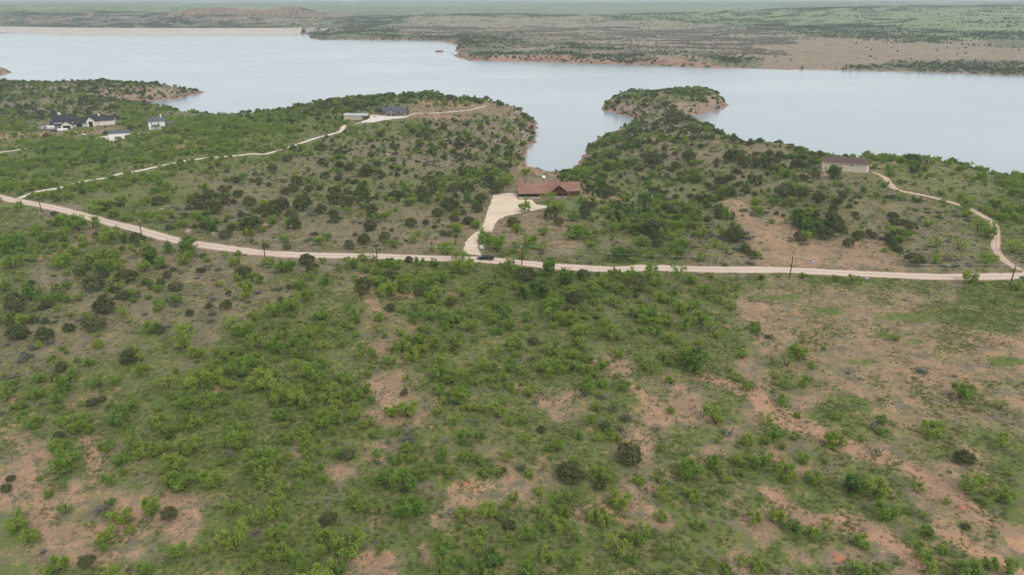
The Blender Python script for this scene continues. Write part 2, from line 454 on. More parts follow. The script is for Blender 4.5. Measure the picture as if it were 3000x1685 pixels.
def wpoly(pts, z=ZW): 
    p = np.array(pts, float); return np.stack(unproj(p[:,0], p[:,1], z), -1)
P_near = np.vstack([wpoly(NEAR_SHORE), [[900,-200],[-2500,-200]]])
P_far = np.vstack([wpoly(FAR_SHORE), [[60000,3000],[60000,60000],[-60000,60000],[-60000,4000]]])
P_head = wpoly(HEADLAND)

def sdf(poly, x, y):
    """signed distance, positive inside"""
    x, y = np.asarray(x, float).ravel(), np.asarray(y, float).ravel()
    best = np.full(x.shape, 1e18); inside = np.zeros(x.shape, bool)
    n = len(poly)
    for i in range(n):
        ax, ay = poly[i]; bx, by = poly[(i+1) % n]
        ex, ey = bx-ax, by-ay
        t = np.clip(((x-ax)*ex + (y-ay)*ey) / (ex*ex + ey*ey + 1e-12), 0, 1)
        dx, dy = x - ax - t*ex, y - ay - t*ey
        best = np.minimum(best, dx*dx + dy*dy)
        c = ((ay > y) != (by > y)) & (x < (bx-ax) * (y-ay) / (by-ay + 1e-12) + ax)
        inside ^= c
    return np.where(inside, 1, -1) * np.sqrt(best)

def dist_line(pts, x, y):
    """distance to an open polyline and the (unit) position along it"""
    x, y = np.asarray(x, float).ravel(), np.asarray(y, float).ravel()
    best = np.full(x.shape, 1e18); pos = np.zeros(x.shape)
    for i in range(len(pts)-1):
        ax, ay = pts[i][:2]; bx, by = pts[i+1][:2]
        ex, ey = bx-ax, by-ay
        t = np.clip(((x-ax)*ex + (y-ay)*ey) / (ex*ex + ey*ey + 1e-12), 0, 1)
        d = (x-ax-t*ex)**2 + (y-ay-t*ey)**2
        m = d < best
        best = np.where(m, d, best); pos = np.where(m, i + t, pos)
    return np.sqrt(best), pos

# ground cover as read from the photograph, 50 px cells from y=200 (near land) and 100x10 px cells (far land)
NEAR_MAP = [
"xkkkkkkkkkkk                       xxxxxxxx                 ",
"xkkkkkkkkkkkkk    xxxxxxxxxx       xxxkkxkk                 ",
"kkkkkkkmmmmmmmxxxxxxxxxyyyyyyykkx  xkkkkkk x                ",
"mmttmmtmmmMMMMMMMMmmmmmmmjkkkkkk  kkkkkkkkkkxx              ",
"mMMMMMMMMMMMMMmmmmmjjjjjjjkkkkxx  xxkkkkktttttxkxxxxxxxkkkkk",
"MMMMMMMMMMMmmmmmmjjjjjjkkkkkxxyyy xxxkkkttkxxkkxjttytxtmmmjm",
"MMMMMMMmmmmjjjbjbjjJJJJJJJJJxkyyyxxxxxJJxJJkkkxjjjbbbtmmmmmm",
"MMMMMmmmmmmmjjbbbJJJJJJJJJJttxyyyyxxxxxxxxxtJJJkjjjjjbbmmmmm",
"mmtttMMmmjjjjbbjjtbbtttttttttyyyyyxxxxxxxxttt.JJJjtttjjbmmmm",
"mmmmtttmmmmjjjjttttttttttttyyyyyyymbxxxMbbbtt..JJjjtttbbbmmm",
"mmmmmmmtttttttttttt,ttttyyyyyyyyyymbbMMxbbbtmjb.....Jtbbbbmm",
"mmtmmMMtttttttttttttmmmmmmMmmMMGGGGGGGGGttttttttt....ttbbbtt",
"mmttttjtttbtttttmmmmtmmmmMMMMMMMMMMMmmmGGGGGG,,gGGgGGGG,,ggg",
"mtmmtttjtbbttttttmmmmmmmmMMMMMGMMMMMGmmmGmm..,,,.,.,,.,,gggg",
"mmbbbtbbttbbbttGGGmmm,,mmmmMMMmGGMMGGGmmGGG....,,....,,ggggg",
"jbbttjttGGtttGGGmMMmM,,,,mmmmmmGGmmGGmmmGGgG..,gg,.,,.,,ggg,",
"jbjttttGGGGGGmmMMMmmm,.mmmmGmmmmmMGGmmmmmGGG,.,G,..,,..gG...",
"bbGGGGGmmm,,mMMMMmMmmmGGmmmmmmmmmmm..mmmMGG.,m,G,...,,....,.",
"mGm,mmmmmMMMMMMmMMMMGm..,mmGmmmGmmmmm,,.GGGg.,Gm,..g.,,.,.,,",
",mmm,,,mmMMMMMMMMMMMmg..,,mmGgm.,.mmmm,..,GG,,,.gg,,..,,gg,.",
"mmmmmmmmmMMMMMMmMMMmMm.,.GmmMmmg.,mgm,.,..mm.,mmggg,.,.,,,,,",
",,mmm,mMmmMMMMMmMMMmmgGGGGmGmmGmgmmm,.,mGm.,mm,,,m,mm,,mmgG,",
"m,.,M,,gmMMMMMMMM.mMm,.,mmGg,,mmGGm,..Gmm.,gM.,mm,,.,,mm.,gg",
",.,mM,,mmmMMMMMMMMM..mmMMmmmm,,,mmmMm,,m,mmMMg..,mmm,,..,,gm",
"...m.,,m,mmMMMMMMMM,MMmmg,gg,..,mmmMg..Mgmm,mmmggmMMm...,,mm",
".,,..,......,gMMMMmMgMmmgm..,,.,MMgmm.mMmMm,gmmggmmmGm.,,mmm",
"mm.,,,,m,...gMMMMMMmMm,Mm.,m,mgmMmmmM..gmmm,..mmmmmmmmm.,,gm",
"mm,..,m,,,..gMMMMMMMMmggmmMMMmmMMmgmMMmGgmgm,.gggmm,,gmmG.,g",
",,......,ggmmmMMMMMMmGGG.mMMmGmMMMmMmMMmMmG.Ggg.,.,.GmmmGG.,",
"mmmmggmmggmgmmmMMMMM,..ggmMmGMmMMmMMmmmMgmm..,,gg,mM,.GGmmmg",
]
FAR_MAP = [
"hhhhhhhhhhhhhhhhhhhhhhhhhhhhhh",
"hhhhhhhhhhhhhhhhhhhhhhhhhhhhhh",
"ffffhhfffhhhhhhhhhhhhhhhhhhhff",
"ffhhfffffhhhhhhhhhhhffffffffff",
"dddrddrrffddhhhhhfhhffffffffff",
"dddrddrrrfddTTTTTThhffffffffff",
"ddrdddrrrfddTTTTTTTThhdfffffff",
"rddddddrffdTTTTTTTTTThddddffff",
"nddddddddfddTTTTTTTTTTddddddff",
"nnnnnnnnndddTTTTTTTTTTTddddddd",
"nnnnnnnnnddddddTTTTTTTTTdddfdd",
"dddddddddddddddTTTTTTTTnnnndfd",
"dddddddddddddddddTTTTTTnnnnnnd",
"dddddddddddddddTdTTTTTnnnnnnnd",
"dddddddddddddddTddTTTTnnnnnnnn",
"dddddddddddddddddrTddTTrnnnnnn",
"ddddddddddddddrrrddrTrnnnnnnnn",
"ddddddddddddddrrrrdrddnnnnnnnn",
"dddddddddddddrrrrrrrddnnnndddd",
"ddddddddddddddddddddddrrrddddd",
"ddddddddddddddddddddddrrrrdddd",
"dddddddddddddddddddddddddddddd",
]
#            soil green rock mesq  jun brush broad
NEAR_KEY = {'.':(.80,.30,0,.004,0,.015,0), ',':(.42,.58,0,.09,0,.04,0), 'g':(.0,1.0,0,.06,0,.02,0), 'G':(.08,.75,0,.14,.01,.06,0),
 'm':(.18,.82,0,.5,.02,.05,0), 'M':(.02,1.0,0,1,.03,.04,.03), 't':(.28,.34,.1,.10,.13,.30,0), 'b':(.12,.42,.05,.10,.05,.9,0),
 'j':(.2,.45,.2,.22,.5,.4,.03), 'J':(.1,.6,.2,.25,1,.3,.15), 'x':(.1,.65,.2,.45,.8,.25,.45), 'k':(.2,.45,.5,.25,.75,.45,.1), 'y':(.45,.3,0,0,0,0,0), ' ':(.3,.4,.3,.2,.3,.1,.1)}
#            soil green rock scrub dark
FAR_KEY = {'h':(.05,.85,0,.05,.65), 'f':(.05,1,0,.05,.25), 'r':(.5,.1,.9,.1,.3), 'd':(.15,.5,.15,.2,1), 'T':(.3,.12,.05,.85,.35), 'n':(.5,.12,0,.35,.05)}
near_t = np.array([[NEAR_KEY[c] for c in row[:60].ljust(60)] for row in NEAR_MAP])
near_t[5,50:60,3] = .45; near_t[5,50:60,1] = .75; near_t[6,51:60,3] = .5; near_t[6,51:60,1] = .75     # scrub right of the tan house
far_t = np.array([[FAR_KEY[c] for c in row[:30].ljust(30, 'd')] for row in FAR_MAP])

def bil(tab, fx, fy):
    h, w, _ = tab.shape
    fx, fy = np.clip(fx, 0, w-1.001), np.clip(fy, 0, h-1.001)
    ix, iy = fx.astype(int), fy.astype(int)
    ax, ay = (fx-ix)[:,None], (fy-iy)[:,None]
    ax, ay = ax*ax*(3-2*ax), ay*ay*(3-2*ay)
    return (tab[iy,ix]*(1-ax) + tab[iy,ix+1]*ax)*(1-ay) + (tab[iy+1,ix]*(1-ax) + tab[iy+1,ix+1]*ax)*ay

def cover_near(x, y, z):
    px, py, dep = proj(x, y, z)
    s = 160.0 / np.maximum(dep, 60) * 22
    px = px + fbm(x, y, 9, 3, 11) * s * 2.6
    py = py + fbm(x, y, 9, 3, 17) * s * 1.2
    return bil(near_t, px/50 - .5, (py-200)/50 - .5)

def cover_far(x, y, z):
    px, py, dep = proj(x, y, z)
    px = px + fbm(x, y, 300, 3, 21) * 60
    py = py + fbm(x, y, 300, 3, 27) * 6
    return bil(far_t, px/100 - .5, py/10 - .5)

# ------------------------------------------------------------------ terrain grid (finer near the viewer, coarser to the horizon)
NR, NC = 780, 620
Y0, Y1, UMAX = 58.0, 20000.0, 1.0
rowY = np.exp(np.linspace(math.log(Y0), math.log(Y1), NR))
# spend more rows where the near land lies
ln = np.linspace(0, 1, NR); ln = ln - 0.16*np.sin(2*math.pi*ln)/(2*math.pi)*1.0
rowL = math.log(Y0) + (math.log(Y1)-math.log(Y0)) * ln
rowL = np.sort(rowL)
rowY = np.exp(rowL)
colU = np.linspace(-UMAX, UMAX, NC)
GX = colU[None,:] * rowY[:,None]
GY = np.repeat(rowY[:,None], NC, 1)

base = rbf(GX, GY)
sd_near = sdf(P_near, GX, GY).reshape(GX.shape)
sd_far = sdf(P_far, GX, GY).reshape(GX.shape)
sd_head = sdf(P_head, GX, GY).reshape(GX.shape)
# small relief
n1 = fbm(GX, GY, 70, 4, 3); n2 = fbm(GX, GY, 14, 3, 5)
rug = np.clip((GY - 300) / 120, 0, 1) * np.clip((1500 - GY)/300, 0, 1)      # hillsides are rougher than the flats by the road
ridged = 0.5 - np.abs(fbm(GX, GY, 55, 3, 9))
rel = n1 * (0.9 + 1.7*rug) + n2 * (0.28 + 0.5*rug) - np.clip(ridged, 0, 1)**3 * 8.0 * rug
rel_far = fbm(GX, GY, 420, 5, 31, .55) * 11 + np.clip(.18 - np.abs(fbm(GX, GY, 900, 4, 33)), 0, 1) * -60
mes = fbm(GX, GY*1.6, 1500, 4, 37, .55)
rel_far += np.clip((mes-.03)/.035, 0, 1)*26*np.clip((GY-2700)/600, 0, 1)
rel_far *= np.clip((GY - 1700) / 1200, 0, 1)
rel_far += fbm(GX, GY, 90, 3, 35) * 2.0 * np.clip((GY-1000)/300, 0, 1)
land_near = np.maximum(base + rel, ZW + 1.6)
land_far = np.maximum(base + rel_far, ZW + 1.8)
def bank(h, d, w, p):
    f = np.clip(d / w, 0, 1); f = 1 - (1 - f) ** p
    return np.where(d > 0, ZW + (h - ZW) * f, ZW - 0.25 - np.clip(-d, 0, 40) * 0.15)
edge_n = fbm(GX, GY, 22, 3, 41) * 7
edge_f = fbm(GX, GY, 60, 3, 43) * 16
H_near = bank(land_near, sd_near + edge_n, 26 + 10*n1, 1.7)
H_far = bank(land_far, sd_far + edge_f * np.clip((GX/GY + .25)/.1, 0, 1), 45, 2.2)
H_head = bank(np.full(GX.shape, -7.0) + n1*3, sd_head, 60, 1.8)
is_near = GY < 1010
HG = np.where(is_near, H_near, np.maximum(H_far, H_head))
mid = (GY > 1000) & (GY < 1250)
HG = np.where(mid, np.maximum(np.maximum(H_near, H_far), H_head), HG)
# the butte left of centre, beyond the dam
def butte(px, py, z, rad, h):
    bx, by = unproj(px, py, z); bx, by = float(bx), float(by)
    d = np.hypot(GX-bx, GY-by) / rad
    return h * np.clip(1.15 - d, 0, 1)**.8 / 1.15**.8
BUTTE = np.where(sd_far > 200, butte(868, 62, -14, 230, 46) + butte(690, 60, -10, 200, 26) + butte(975, 58, -14, 200, 22) + butte(620, 52, 5, 260, 22), 0)
HG = HG + BUTTE

def hsample(x, y, G=None):
    G = HG if G is None else G
    x, y = np.asarray(x, float), np.asarray(y, float)
    fi = np.interp(np.log(np.maximum(y, Y0)), rowL, np.arange(NR))
    fj = (np.clip(x/np.maximum(y, 1), -UMAX, UMAX) + UMAX) / (2*UMAX) * (NC-1)
    i, j = np.clip(fi.astype(int), 0, NR-2), np.clip(fj.astype(int), 0, NC-2)
    a, b = fi-i, fj-j
    return (G[i,j]*(1-b) + G[i,j+1]*b)*(1-a) + (G[i+1,j]*(1-b) + G[i+1,j+1]*b)*a

_T = np.exp(np.linspace(math.log(75), math.log(6000), 1400))
def ground(px, py):
    """first ground point along the sight line of a photograph position"""
    px, py = np.atleast_1d(np.asarray(px, float)), np.atleast_1d(np.asarray(py, float))
    out = np.zeros((len(px), 3))
    for k in range(len(px)):
        u, v = (px[k]-1500)/FPX, (py[k]-842.5)/FPX
        x, y, z = u*_T, (CP - v*SP)*_T, CAM_H - (SP + v*CP)*_T
        h = np.maximum(hsample(x, y), ZW)
        below = np.nonzero(z <= h)[0]
        if len(below) == 0: i = len(_T)-1
        else: i = max(below[0], 1)
        a, b = z[i-1]-h[i-1], h[i]-z[i]
        f = a/(a+b) if a+b > 1e-9 else 1.0
        out[k] = (x[i-1]+(x[i]-x[i-1])*f, y[i-1]+(y[i]-y[i-1])*f, h[i-1]+(h[i]-h[i-1])*f)
    return out
def gp(px, py): return Vector(ground([px], [py])[0])
def mpp(p):
    """metres per photograph pixel at a point"""
    return float(p[1]*CP - (p[2]-CAM_H)*SP) / FPX

# ------------------------------------------------------------------ roads, drives and pads: levelled into the ground
def smooth_path(pts, step=2.0, zs=9):
    p = ground([a for a,_ in pts], [b for _,b in pts])
    # Catmull-Rom through the points
    out = []
    q = np.vstack([2*p[0]-p[1], p, 2*p[-1]-p[-2]])
    for i in range(1, len(q)-2):
        n = max(2, int(np.hypot(*(q[i+1]-q[i])[:2]) / step))
        for k in range(n):
            t = k/n
            out.append(.5*((2*q[i]) + (q[i+1]-q[i-1])*t + (2*q[i-1]-5*q[i]+4*q[i+1]-q[i+2])*t*t + (3*q[i]-q[i-1]-3*q[i+1]+q[i+2])*t**3))
    out.append(q[-2]); out = np.array(out)
    z = hsample(out[:,0], out[:,1])
    kern = np.hanning(2*zs+3)[1:-1]; kern /= kern.sum()
    out[:,2] = np.convolve(np.pad(z, zs, mode='edge'), kern, mode='valid')
    return out

ROAD = [(-260,525),(-100,557),(0,578),(100,597),(200,620),(300,647),(400,672),(500,700),(600,718),(700,733),(775,742),(899,748),(1098,751),(1197,754),(1297,758),(1402,761),
        (1530,771),(1658,784),(1811,788),(1900,786),(2100,789),(2300,793),(2513,802),(2695,810),(2847,812),(3000,809),(3200,802),(3500,790)]
DRIVE_L = [(52,582),(92,568),(122,560),(168,552),(185,548),(239,534),(272,526),(307,520),(353,511),(413,499),(462,488),(503,478),(571,467),(625,462),(700,456),(733,452),
        (776,450),(822,440),(868,425),(904,412),(936,403),(972,393),(999,383),(1007,372),(1026,365.5),(1067,361),(1094,356)]
DRIVE_E = [(1186,343),(1216,334),(1271,331.5),(1325,327.5),(1366,323),(1396,318),(1425,311)]
TRAIL_R = [(2556,508),(2570,511),(2592,520),(2604,535),(2619,551),(2640,560),(2689,569),(2741,581),(2786,593),(2832,608),(2872,630),(2899,645),(2914,663),(2919,694),
        (2917,724),(2926,745),(2948,767),(2978,785),(3010,800)]
DRIVE_W = [(-120,462),(30,444),(100,432),(149,427),(185,421),(217,413),(261,409),(300,403),(352,398)]
paths = {}
road_p = smooth_path(ROAD, 2.0, 14); paths['road'] = (road_p, 6.2)
paths['drive_l'] = (smooth_path(DRIVE_L, 2.0, 9), 3.6)
paths['drive_e'] = (smooth_path(DRIVE_E, 2.0, 7), 2.6)
paths['trail_r'] = (smooth_path(TRAIL_R, 2.0, 7), 3.0)
paths['drive_w'] = (smooth_path(DRIVE_W, 2.0, 7), 3.6)

c6 = lambda pts: [(1300 + x/3.91, 450 + y/3.91) for x, y in pts]
c5 = lambda pts: [(700 + x/3.68, 250 + y/3.68) for x, y in pts]
c4 = lambda pts: [(x/3.68, 280 + y/3.68) for x, y in pts]
c8 = lambda pts: [(2300 + x/3.289, 420 + y/3.289) for x, y in pts]
GRAVEL_PAD = c6([(205,1155),(232,1085),(250,1000),(330,930),(400,880),(440,830),(470,760),(500,650),(540,540),(570,465),(690,452),(838,448),(850,512),(1000,512),(1066,560),
                 (1180,580),(1165,602),(1000,640),(880,665),(720,702),(625,742),(592,790),(565,870),(520,915),(430,925),(392,960),(385,1050),(408,1130),(440,1172)])
CONCRETE_PAD = c5([(1405,378),(1412,330),(1500,322),(1640,335),(1812,332),(1815,345),(1700,365),(1560,385),(1460,405),(1330,412),(1330,400)])
SHED_PAD = c4([(1040,465),(1090,445),(1190,440),(1420,420),(1560,385),(1600,395),(1440,440),(1240,492),(1190,495)])
LAWN = c6([(1075,545),(1330,545),(1400,505),(1535,500),(1590,560),(1560,640),(1440,660),(1250,640),(1090,600)])

def poly_world(pts):
    g = ground([a for a,_ in pts], [b for _,b in pts]); return g[:,:2]
PADS = {'gravel': poly_world(GRAVEL_PAD), 'concrete': poly_world(CONCRETE_PAD), 'shed': poly_world(SHED_PAD), 'lawn': poly_world(LAWN)}

# buildings: name -> (ground centre in the photograph, yaw, half width, half depth)
SITES = {'cabin': (1606,567,R(4),17,8.5), 'tan_house': (2470,497,R(-20),13,8), 'grey_house': (1158,336,R(-6),13,9), 'shop': (1046,349,R(-3),11,7),
         'white_house': (462,375,R(24),9,10), 'white_garage': (352,403,R(24),9,6), 'big_house': (233,369,R(22),27,13)}
site = {}
for k, (px, py, yaw, hw, hd) in SITES.items():
    site[k] = [gp(px, py), yaw, hw, hd]
GXf, GYf, HF = GX.ravel(), GY.ravel(), HG.ravel().copy()
def blend(mask_d, w, target):
    """pull the ground to target where the distance is below 0, easing out over w"""
    global HF
    f = 1 - np.clip(mask_d / w, 0, 1); f = f*f*(3-2*f)
    HF = HF*(1-f) + target*f
near_i = np.nonzero((GYf < 900))[0]
def blend_near(d, w, target):
    f = 1 - np.clip(d / w, 0, 1); f = f*f*(3-2*f)
    HF[near_i] = HF[near_i]*(1-f) + target*f
NX, NY = GXf[near_i], GYf[near_i]
for k, (pp, w) in paths.items():
    d, pos = dist_line(pp, NX, NY)
    i = np.clip(pos.astype(int), 0, len(pp)-2)
    z = pp[i,2] + (pp[i+1,2]-pp[i,2]) * (pos - i)
    blend_near(d - w*.6, 5.0, z)
for k, (c, yaw, hw, hd) in site.items():
    lx = (NX-c.x)*math.cos(yaw) + (NY-c.y)*math.sin(yaw); ly = -(NX-c.x)*math.sin(yaw) + (NY-c.y)*math.cos(yaw)
    d = np.hypot(np.maximum(np.abs(lx)-hw, 0), np.maximum(np.abs(ly)-hd, 0))
    blend_near(d, 7.0, c.z)
for k in ('concrete', 'shed'):
    d = -sdf(PADS[k], NX, NY); c = site['grey_house' if k == 'concrete' else 'white_garage'][0]
    blend_near(d, 6.0, c.z)
d = -sdf(PADS['gravel'], NX, NY)
sm = fbm(NX, NY, 70, 1, 3)
zc = site['cabin'][0].z; zr = float(hsample(*unproj(1390, 758, 0)))
yg = PADS['gravel'][:,1]
tz = np.clip((NY - yg.min()) / (yg.max()-14-yg.min()), 0, 1)
blend_near(d, 5.0, zr + (zc-zr)*tz)
HG = HF.reshape(HG.shape)
# ------------------------------------------------------------------ ground cover on the terrain
zf = HG.ravel()
cov = np.zeros((len(zf), 4), np.float32); cov2 = np.zeros((len(zf), 4), np.float32)
nearm = ((sd_near.ravel() + 20 > 0) & (GYf < 1050))
cn = cover_near(GXf[nearm], GYf[nearm], zf[nearm])
cov[nearm,0], cov[nearm,1], cov[nearm,2] = cn[:,0], cn[:,1], cn[:,2]
cf = cover_far(GXf[~nearm], GYf[~nearm], zf[~nearm])
cov[~nearm,0], cov[~nearm,1], cov[~nearm,2] = cf[:,0], cf[:,1], cf[:,2]
cov2[~nearm,0], cov2[~nearm,1] = cf[:,3], cf[:,4]
cov[:,3] = 1; cov2[:,3] = 1
# bare lines and patches: foot trails, two-tracks, road shoulders, house yards
c7 = lambda pts: [(2000 + x/2.576, 1200 + y/2.576) for x, y in pts]
SOIL_LINES = [([(2050,1102),(2120,1125),(2225,1160),(2272,1223),(2388,1254),(2543,1324),(2699,1394),(2815,1480),(2932,1549),(3080,1640)],3.0),
 ([(2757,1538),(2854,1611),(2970,1674),(3060,1720)],2.2), ([(2272,1452),(2330,1510),(2466,1530),(2582,1569),(2660,1627),(2700,1680)],2.6),
 ([(54,1292),(82,1346),(89,1393),(128,1509),(160,1580)],1.2), ([(245,1269),(283,1346),(272,1412)],1.6), ([(299,687),(230,715),(180,735),(120,760)],1.5),
 ([(1109,908),(1167,939),(1220,960)],1.0), ([(2250,880),(2330,930),(2420,975)],.7), ([(1060,800),(1080,860),(1100,905)],2.0), ([(1650,1060),(1710,1062)],1.6),
 ([(1790,1080),(1850,1130),(1900,1170),(1950,1230)],2.4), ([(1690,1505),(1760,1480),(1800,1510),(1860,1540)],1.6), ([(1520,1130),(1570,1160),(1600,1180)],1.5)]
def soil_line(pts, w, amt=1.45, ch=0):
    g = ground([p[0] for p in pts], [p[1] for p in pts])
    d, _ = dist_line(g, NX, NY)
    f = np.clip(1.5 - d/w + fbm(NX, NY, 6, 3, 53)*.9, 0, 1) * amt
    cov[near_i,ch] = np.maximum(cov[near_i,ch], f)
for k_, (pts, w) in enumerate(SOIL_LINES): soil_line(pts, w, 1.35 if k_ < 3 else .95)
for k, (pp, w) in paths.items():
    d, _ = dist_line(pp, NX, NY)
    f = np.clip(1.0 - (d - w*.5)/ (1.6 if k == 'road' else 1.2), 0, 1) * .8
    cov[near_i,0] = np.maximum(cov[near_i,0], f)
def soil_ellipse(px, py, rx, ry, amt=.9, ch=0, wob=.5):
    p = gp(px, py); m = mpp(p); ryw = ry*m/ max(.12, (CAM_H-p.z)/math.hypot(p.y, CAM_H-p.z))
    q = np.hypot((NX-p.x)/(rx*m), (NY-p.y)/ryw) + fbm(NX, NY, 7, 3, 51)*wob
    f = np.clip((1.25-q)*3, 0, 1)*amt
    cov[near_i,ch] = np.maximum(cov[near_i,ch], f)
for a in [(130,395,110,9),(230,388,80,8),(290,365,60,6),(390,362,50,8),(10,405,60,6),(340,402,60,6),(2540,485,40,10),(2400,505,50,12),(600,412,70,4),(480,440,40,4),(560,430,60,4),
          (1230,337,120,5),(1100,332,60,5),(1330,303,110,10),(1590,500,70,18),(1760,580,60,18),(300,1560,110,30),(420,1500,90,22),(1380,1430,70,28),(1090,1640,60,30),(2350,990,60,40),
          (560,1480,45,22),(1180,1055,40,8),(640,1140,20,8),(2550,1000,90,40),(2700,1090,160,45),(2900,1000,90,30),(2600,1160,140,30),(1330,860,25,5),(1180,860,40,12)]:
    soil_ellipse(*a)
RIDGE = poly_world([(2130,583),(2190,600),(2230,655),(2300,698),(2400,722),(2445,745),(2430,783),(2330,783),(2215,776),(2195,700),(2150,640),(2110,600)])
FIELD = poly_world([(2230,850),(2420,835),(2620,850),(2760,930),(2960,1020),(2990,1230),(2700,1260),(2450,1180),(2300,1080),(2270,960)])
for pl, so, ge in ((RIDGE, .82, .3), (FIELD, .54, .58)):
    f = np.clip(sdf(pl, NX, NY)/5 + .6 + fbm(NX, NY, 12, 3, 57)*.8, 0, 1)
    cov[near_i,0] = cov[near_i,0]*(1-f) + np.maximum(so, cov[near_i,0]*.75)*f
    cov[near_i,1] = cov[near_i,1]*(1-f*.6) + ge*f*.6
for a in [(2750,930,140,16),(2430,910,45,12),(2280,870,70,7),(2600,985,30,9),(2680,1000,28,10),(2520,1060,40,9),(2500,1180,60,22),(2950,1060,50,14),(1650,620,40,10),(1620,595,60,8),
          (1550,720,40,8),(2300,800,60,5),(1320,715,26,6)]:
    soil_ellipse(a[0], a[1], a[2], a[3], 1.0, 1, .5); 
    p = gp(a[0], a[1]); m = mpp(p); ryw = a[3]*m/max(.12,(CAM_H-p.z)/math.hypot(p.y,CAM_H-p.z))
    q = np.hypot((NX-p.x)/(a[2]*m), (NY-p.y)/ryw) + fbm(NX, NY, 7, 3, 51)*.5
    cov[near_i,0] *= 1 - .85*np.clip((1.25-q)*3, 0, 1)
# steep ground and banks show rock
gy_, gx_ = np.gradient(HG)
dx_ = np.gradient(GX, axis=1); dy_ = np.gradient(GY, axis=0)
slope = np.hypot(gx_/dx_, gy_/dy_).ravel()
rockf = np.clip((slope - .28)/.3, 0, 1)
cov[:,2] = np.maximum(cov[:,2], rockf * np.where(GYf > 280, 1, 0))
shore = np.clip(1.0 - (zf - ZW)/1.3, 0, 1) * (GYf > 280)
cov2[:,2] = shore
far_red = (GYf > 1000) & (GYf < 2300) & (slope > .1)
cov2[:,2] = np.maximum(cov2[:,2], np.where(far_red, np.clip((slope-.1)/.25, 0, .8), 0))

gul = np.abs(fbm(GXf + GYf*.15, GYf*.12, 110, 3, 83))
fpx = proj(GXf, GYf, zf)[0]
cliff = (GYf > 2500) & (GYf < 3600) & (fpx < 1050) & ((slope > .07) | ((GYf > 2750) & (GYf < 3250) & (fpx < 780) & (slope > .035)))
cov[cliff,1] *= .3
cov2[:,2] = np.maximum(cov2[:,2], np.where(cliff, np.clip(.95 - gul*4.5, 0, .95), 0))
cov2[:,2] = np.maximum(cov2[:,2], np.clip(BUTTE.ravel()/10, 0, 1))
cov2[:,1] *= 1 - .7*np.clip(BUTTE.ravel()/10, 0, 1)
cov2[:,1] = np.where(cliff, np.maximum(cov2[:,1], .8), cov2[:,1])
I, J = np.meshgrid(np.arange(NR-1), np.arange(NC-1), indexing='ij')
q0 = (I*NC + J).ravel()
faces = np.stack([q0, q0+1, q0+NC+1, q0+NC], 1)

m, nt, out = new_mat('scrubland_soil'); b = NB(nt)
co = b.coord('Object')
a1, a2 = b.attr('cov'), b.attr('cov2')
s1 = nt.nodes.new('ShaderNodeSeparateColor'); nt.links.new(a1.outputs['Color'], s1.inputs[0])
s2 = nt.nodes.new('ShaderNodeSeparateColor'); nt.links.new(a2.outputs['Color'], s2.inputs[0])
soil, green, rockv = s1.outputs[0], s1.outputs[1], s1.outputs[2]
scrub, darkv, red = s2.outputs[0], s2.outputs[1], s2.outputs[2]
nE = b.noise(co, .13, 4, .6, dist=.6); nA = b.noise(co, .05, 4, .6); nB = b.noise(co, .35, 4, .65); nC = b.noise(co, 2.2, 4, .7); nD = b.noise(co, 6.0, 2, .6)
soilc = b.mix(b.step(nA, .35, .65), (.405,.236,.142), (.345,.208,.131))
soilc = b.mix(b.step(nC, .35, .7, 0, .55), soilc, (.47,.295,.195))
soilc = b.mix(b.step(nE, .42, .62, 0, .75), soilc, (.215,.16,.108))
soilc = b.mix(b.math('MULTIPLY', b.step(nD, .52, .66), b.step(nB, .35, .6, .35, .95)), soilc, (.125,.1,.062))     # litter, dead grass crowns
dry = b.mix(b.step(nB, .3, .7), (.135,.122,.077), (.205,.18,.115))
dry = b.mix(b.step(nC, .45, .7, 0, .8), dry, (.09,.08,.052))
dry = b.mix(b.step(nD, .54, .7, 0, .7), dry, (.34,.285,.195))
dry = b.mix(b.step(b.noise(co, 1.1, 4, .75), .52, .66, 0, .7), dry, (.085,.085,.05))
grs = b.mix(b.step(nB, .3, .7), (.078,.118,.028), (.128,.158,.042))
grs = b.mix(b.step(nC, .5, .75, 0, .7), grs, (.036,.047,.019))
grs = b.mix(b.step(b.noise(b.mapping(co, (1,.7,1), (0,0,.5)), .9, 4, .7), .5, .68, 0, .6), grs, (.165,.165,.07))
grs = b.mix(b.step(nD, .58, .75, 0, .6), grs, (.18,.195,.075))
gmask = b.step(b.math('ADD', green, b.math('ADD', b.math('MULTIPLY', b.math('SUBTRACT', nB, .5), 2.6), b.math('MULTIPLY', b.math('SUBTRACT', nE, .5), 2.0))), .25, .85)
cover = b.mix(gmask, dry, grs)
smask = b.math('ADD', soil, b.math('ADD', b.math('ADD', b.math('MULTIPLY', b.math('SUBTRACT', nE, .5), 2.4), b.math('MULTIPLY', b.math('SUBTRACT', nB, .5), 2.6)), b.math('MULTIPLY', b.math('SUBTRACT', nC, .5), 3.2)))
col = b.mix(b.step(smask, .34, .98), cover, soilc)
# rock: tan ledges and broken stone
wv = b.mapping(co, (.25,.25,2.2))
rk = b.mix(b.step(b.noise(wv, .7, 4, .65), .35, .65), (.33,.245,.185), (.20,.15,.118))
rk = b.mix(b.step(b.voro(co, .55), .05, .35), (.40,.31,.245), rk)
rmask = b.step(b.math('ADD', rockv, b.math('MULTIPLY', b.math('SUBTRACT', nB, .5), 1.6)), .45, .8)
col = b.mix(b.math('MULTIPLY', rmask, .85), col, rk)
redc = b.mix(b.step(nB, .35, .65), (.25,.125,.092), (.36,.225,.165))
col = b.mix(b.step(b.math('ADD', red, b.math('MULTIPLY', b.math('SUBTRACT', nB, .5), .8)), .35, .75, 0, .9), col, redc)
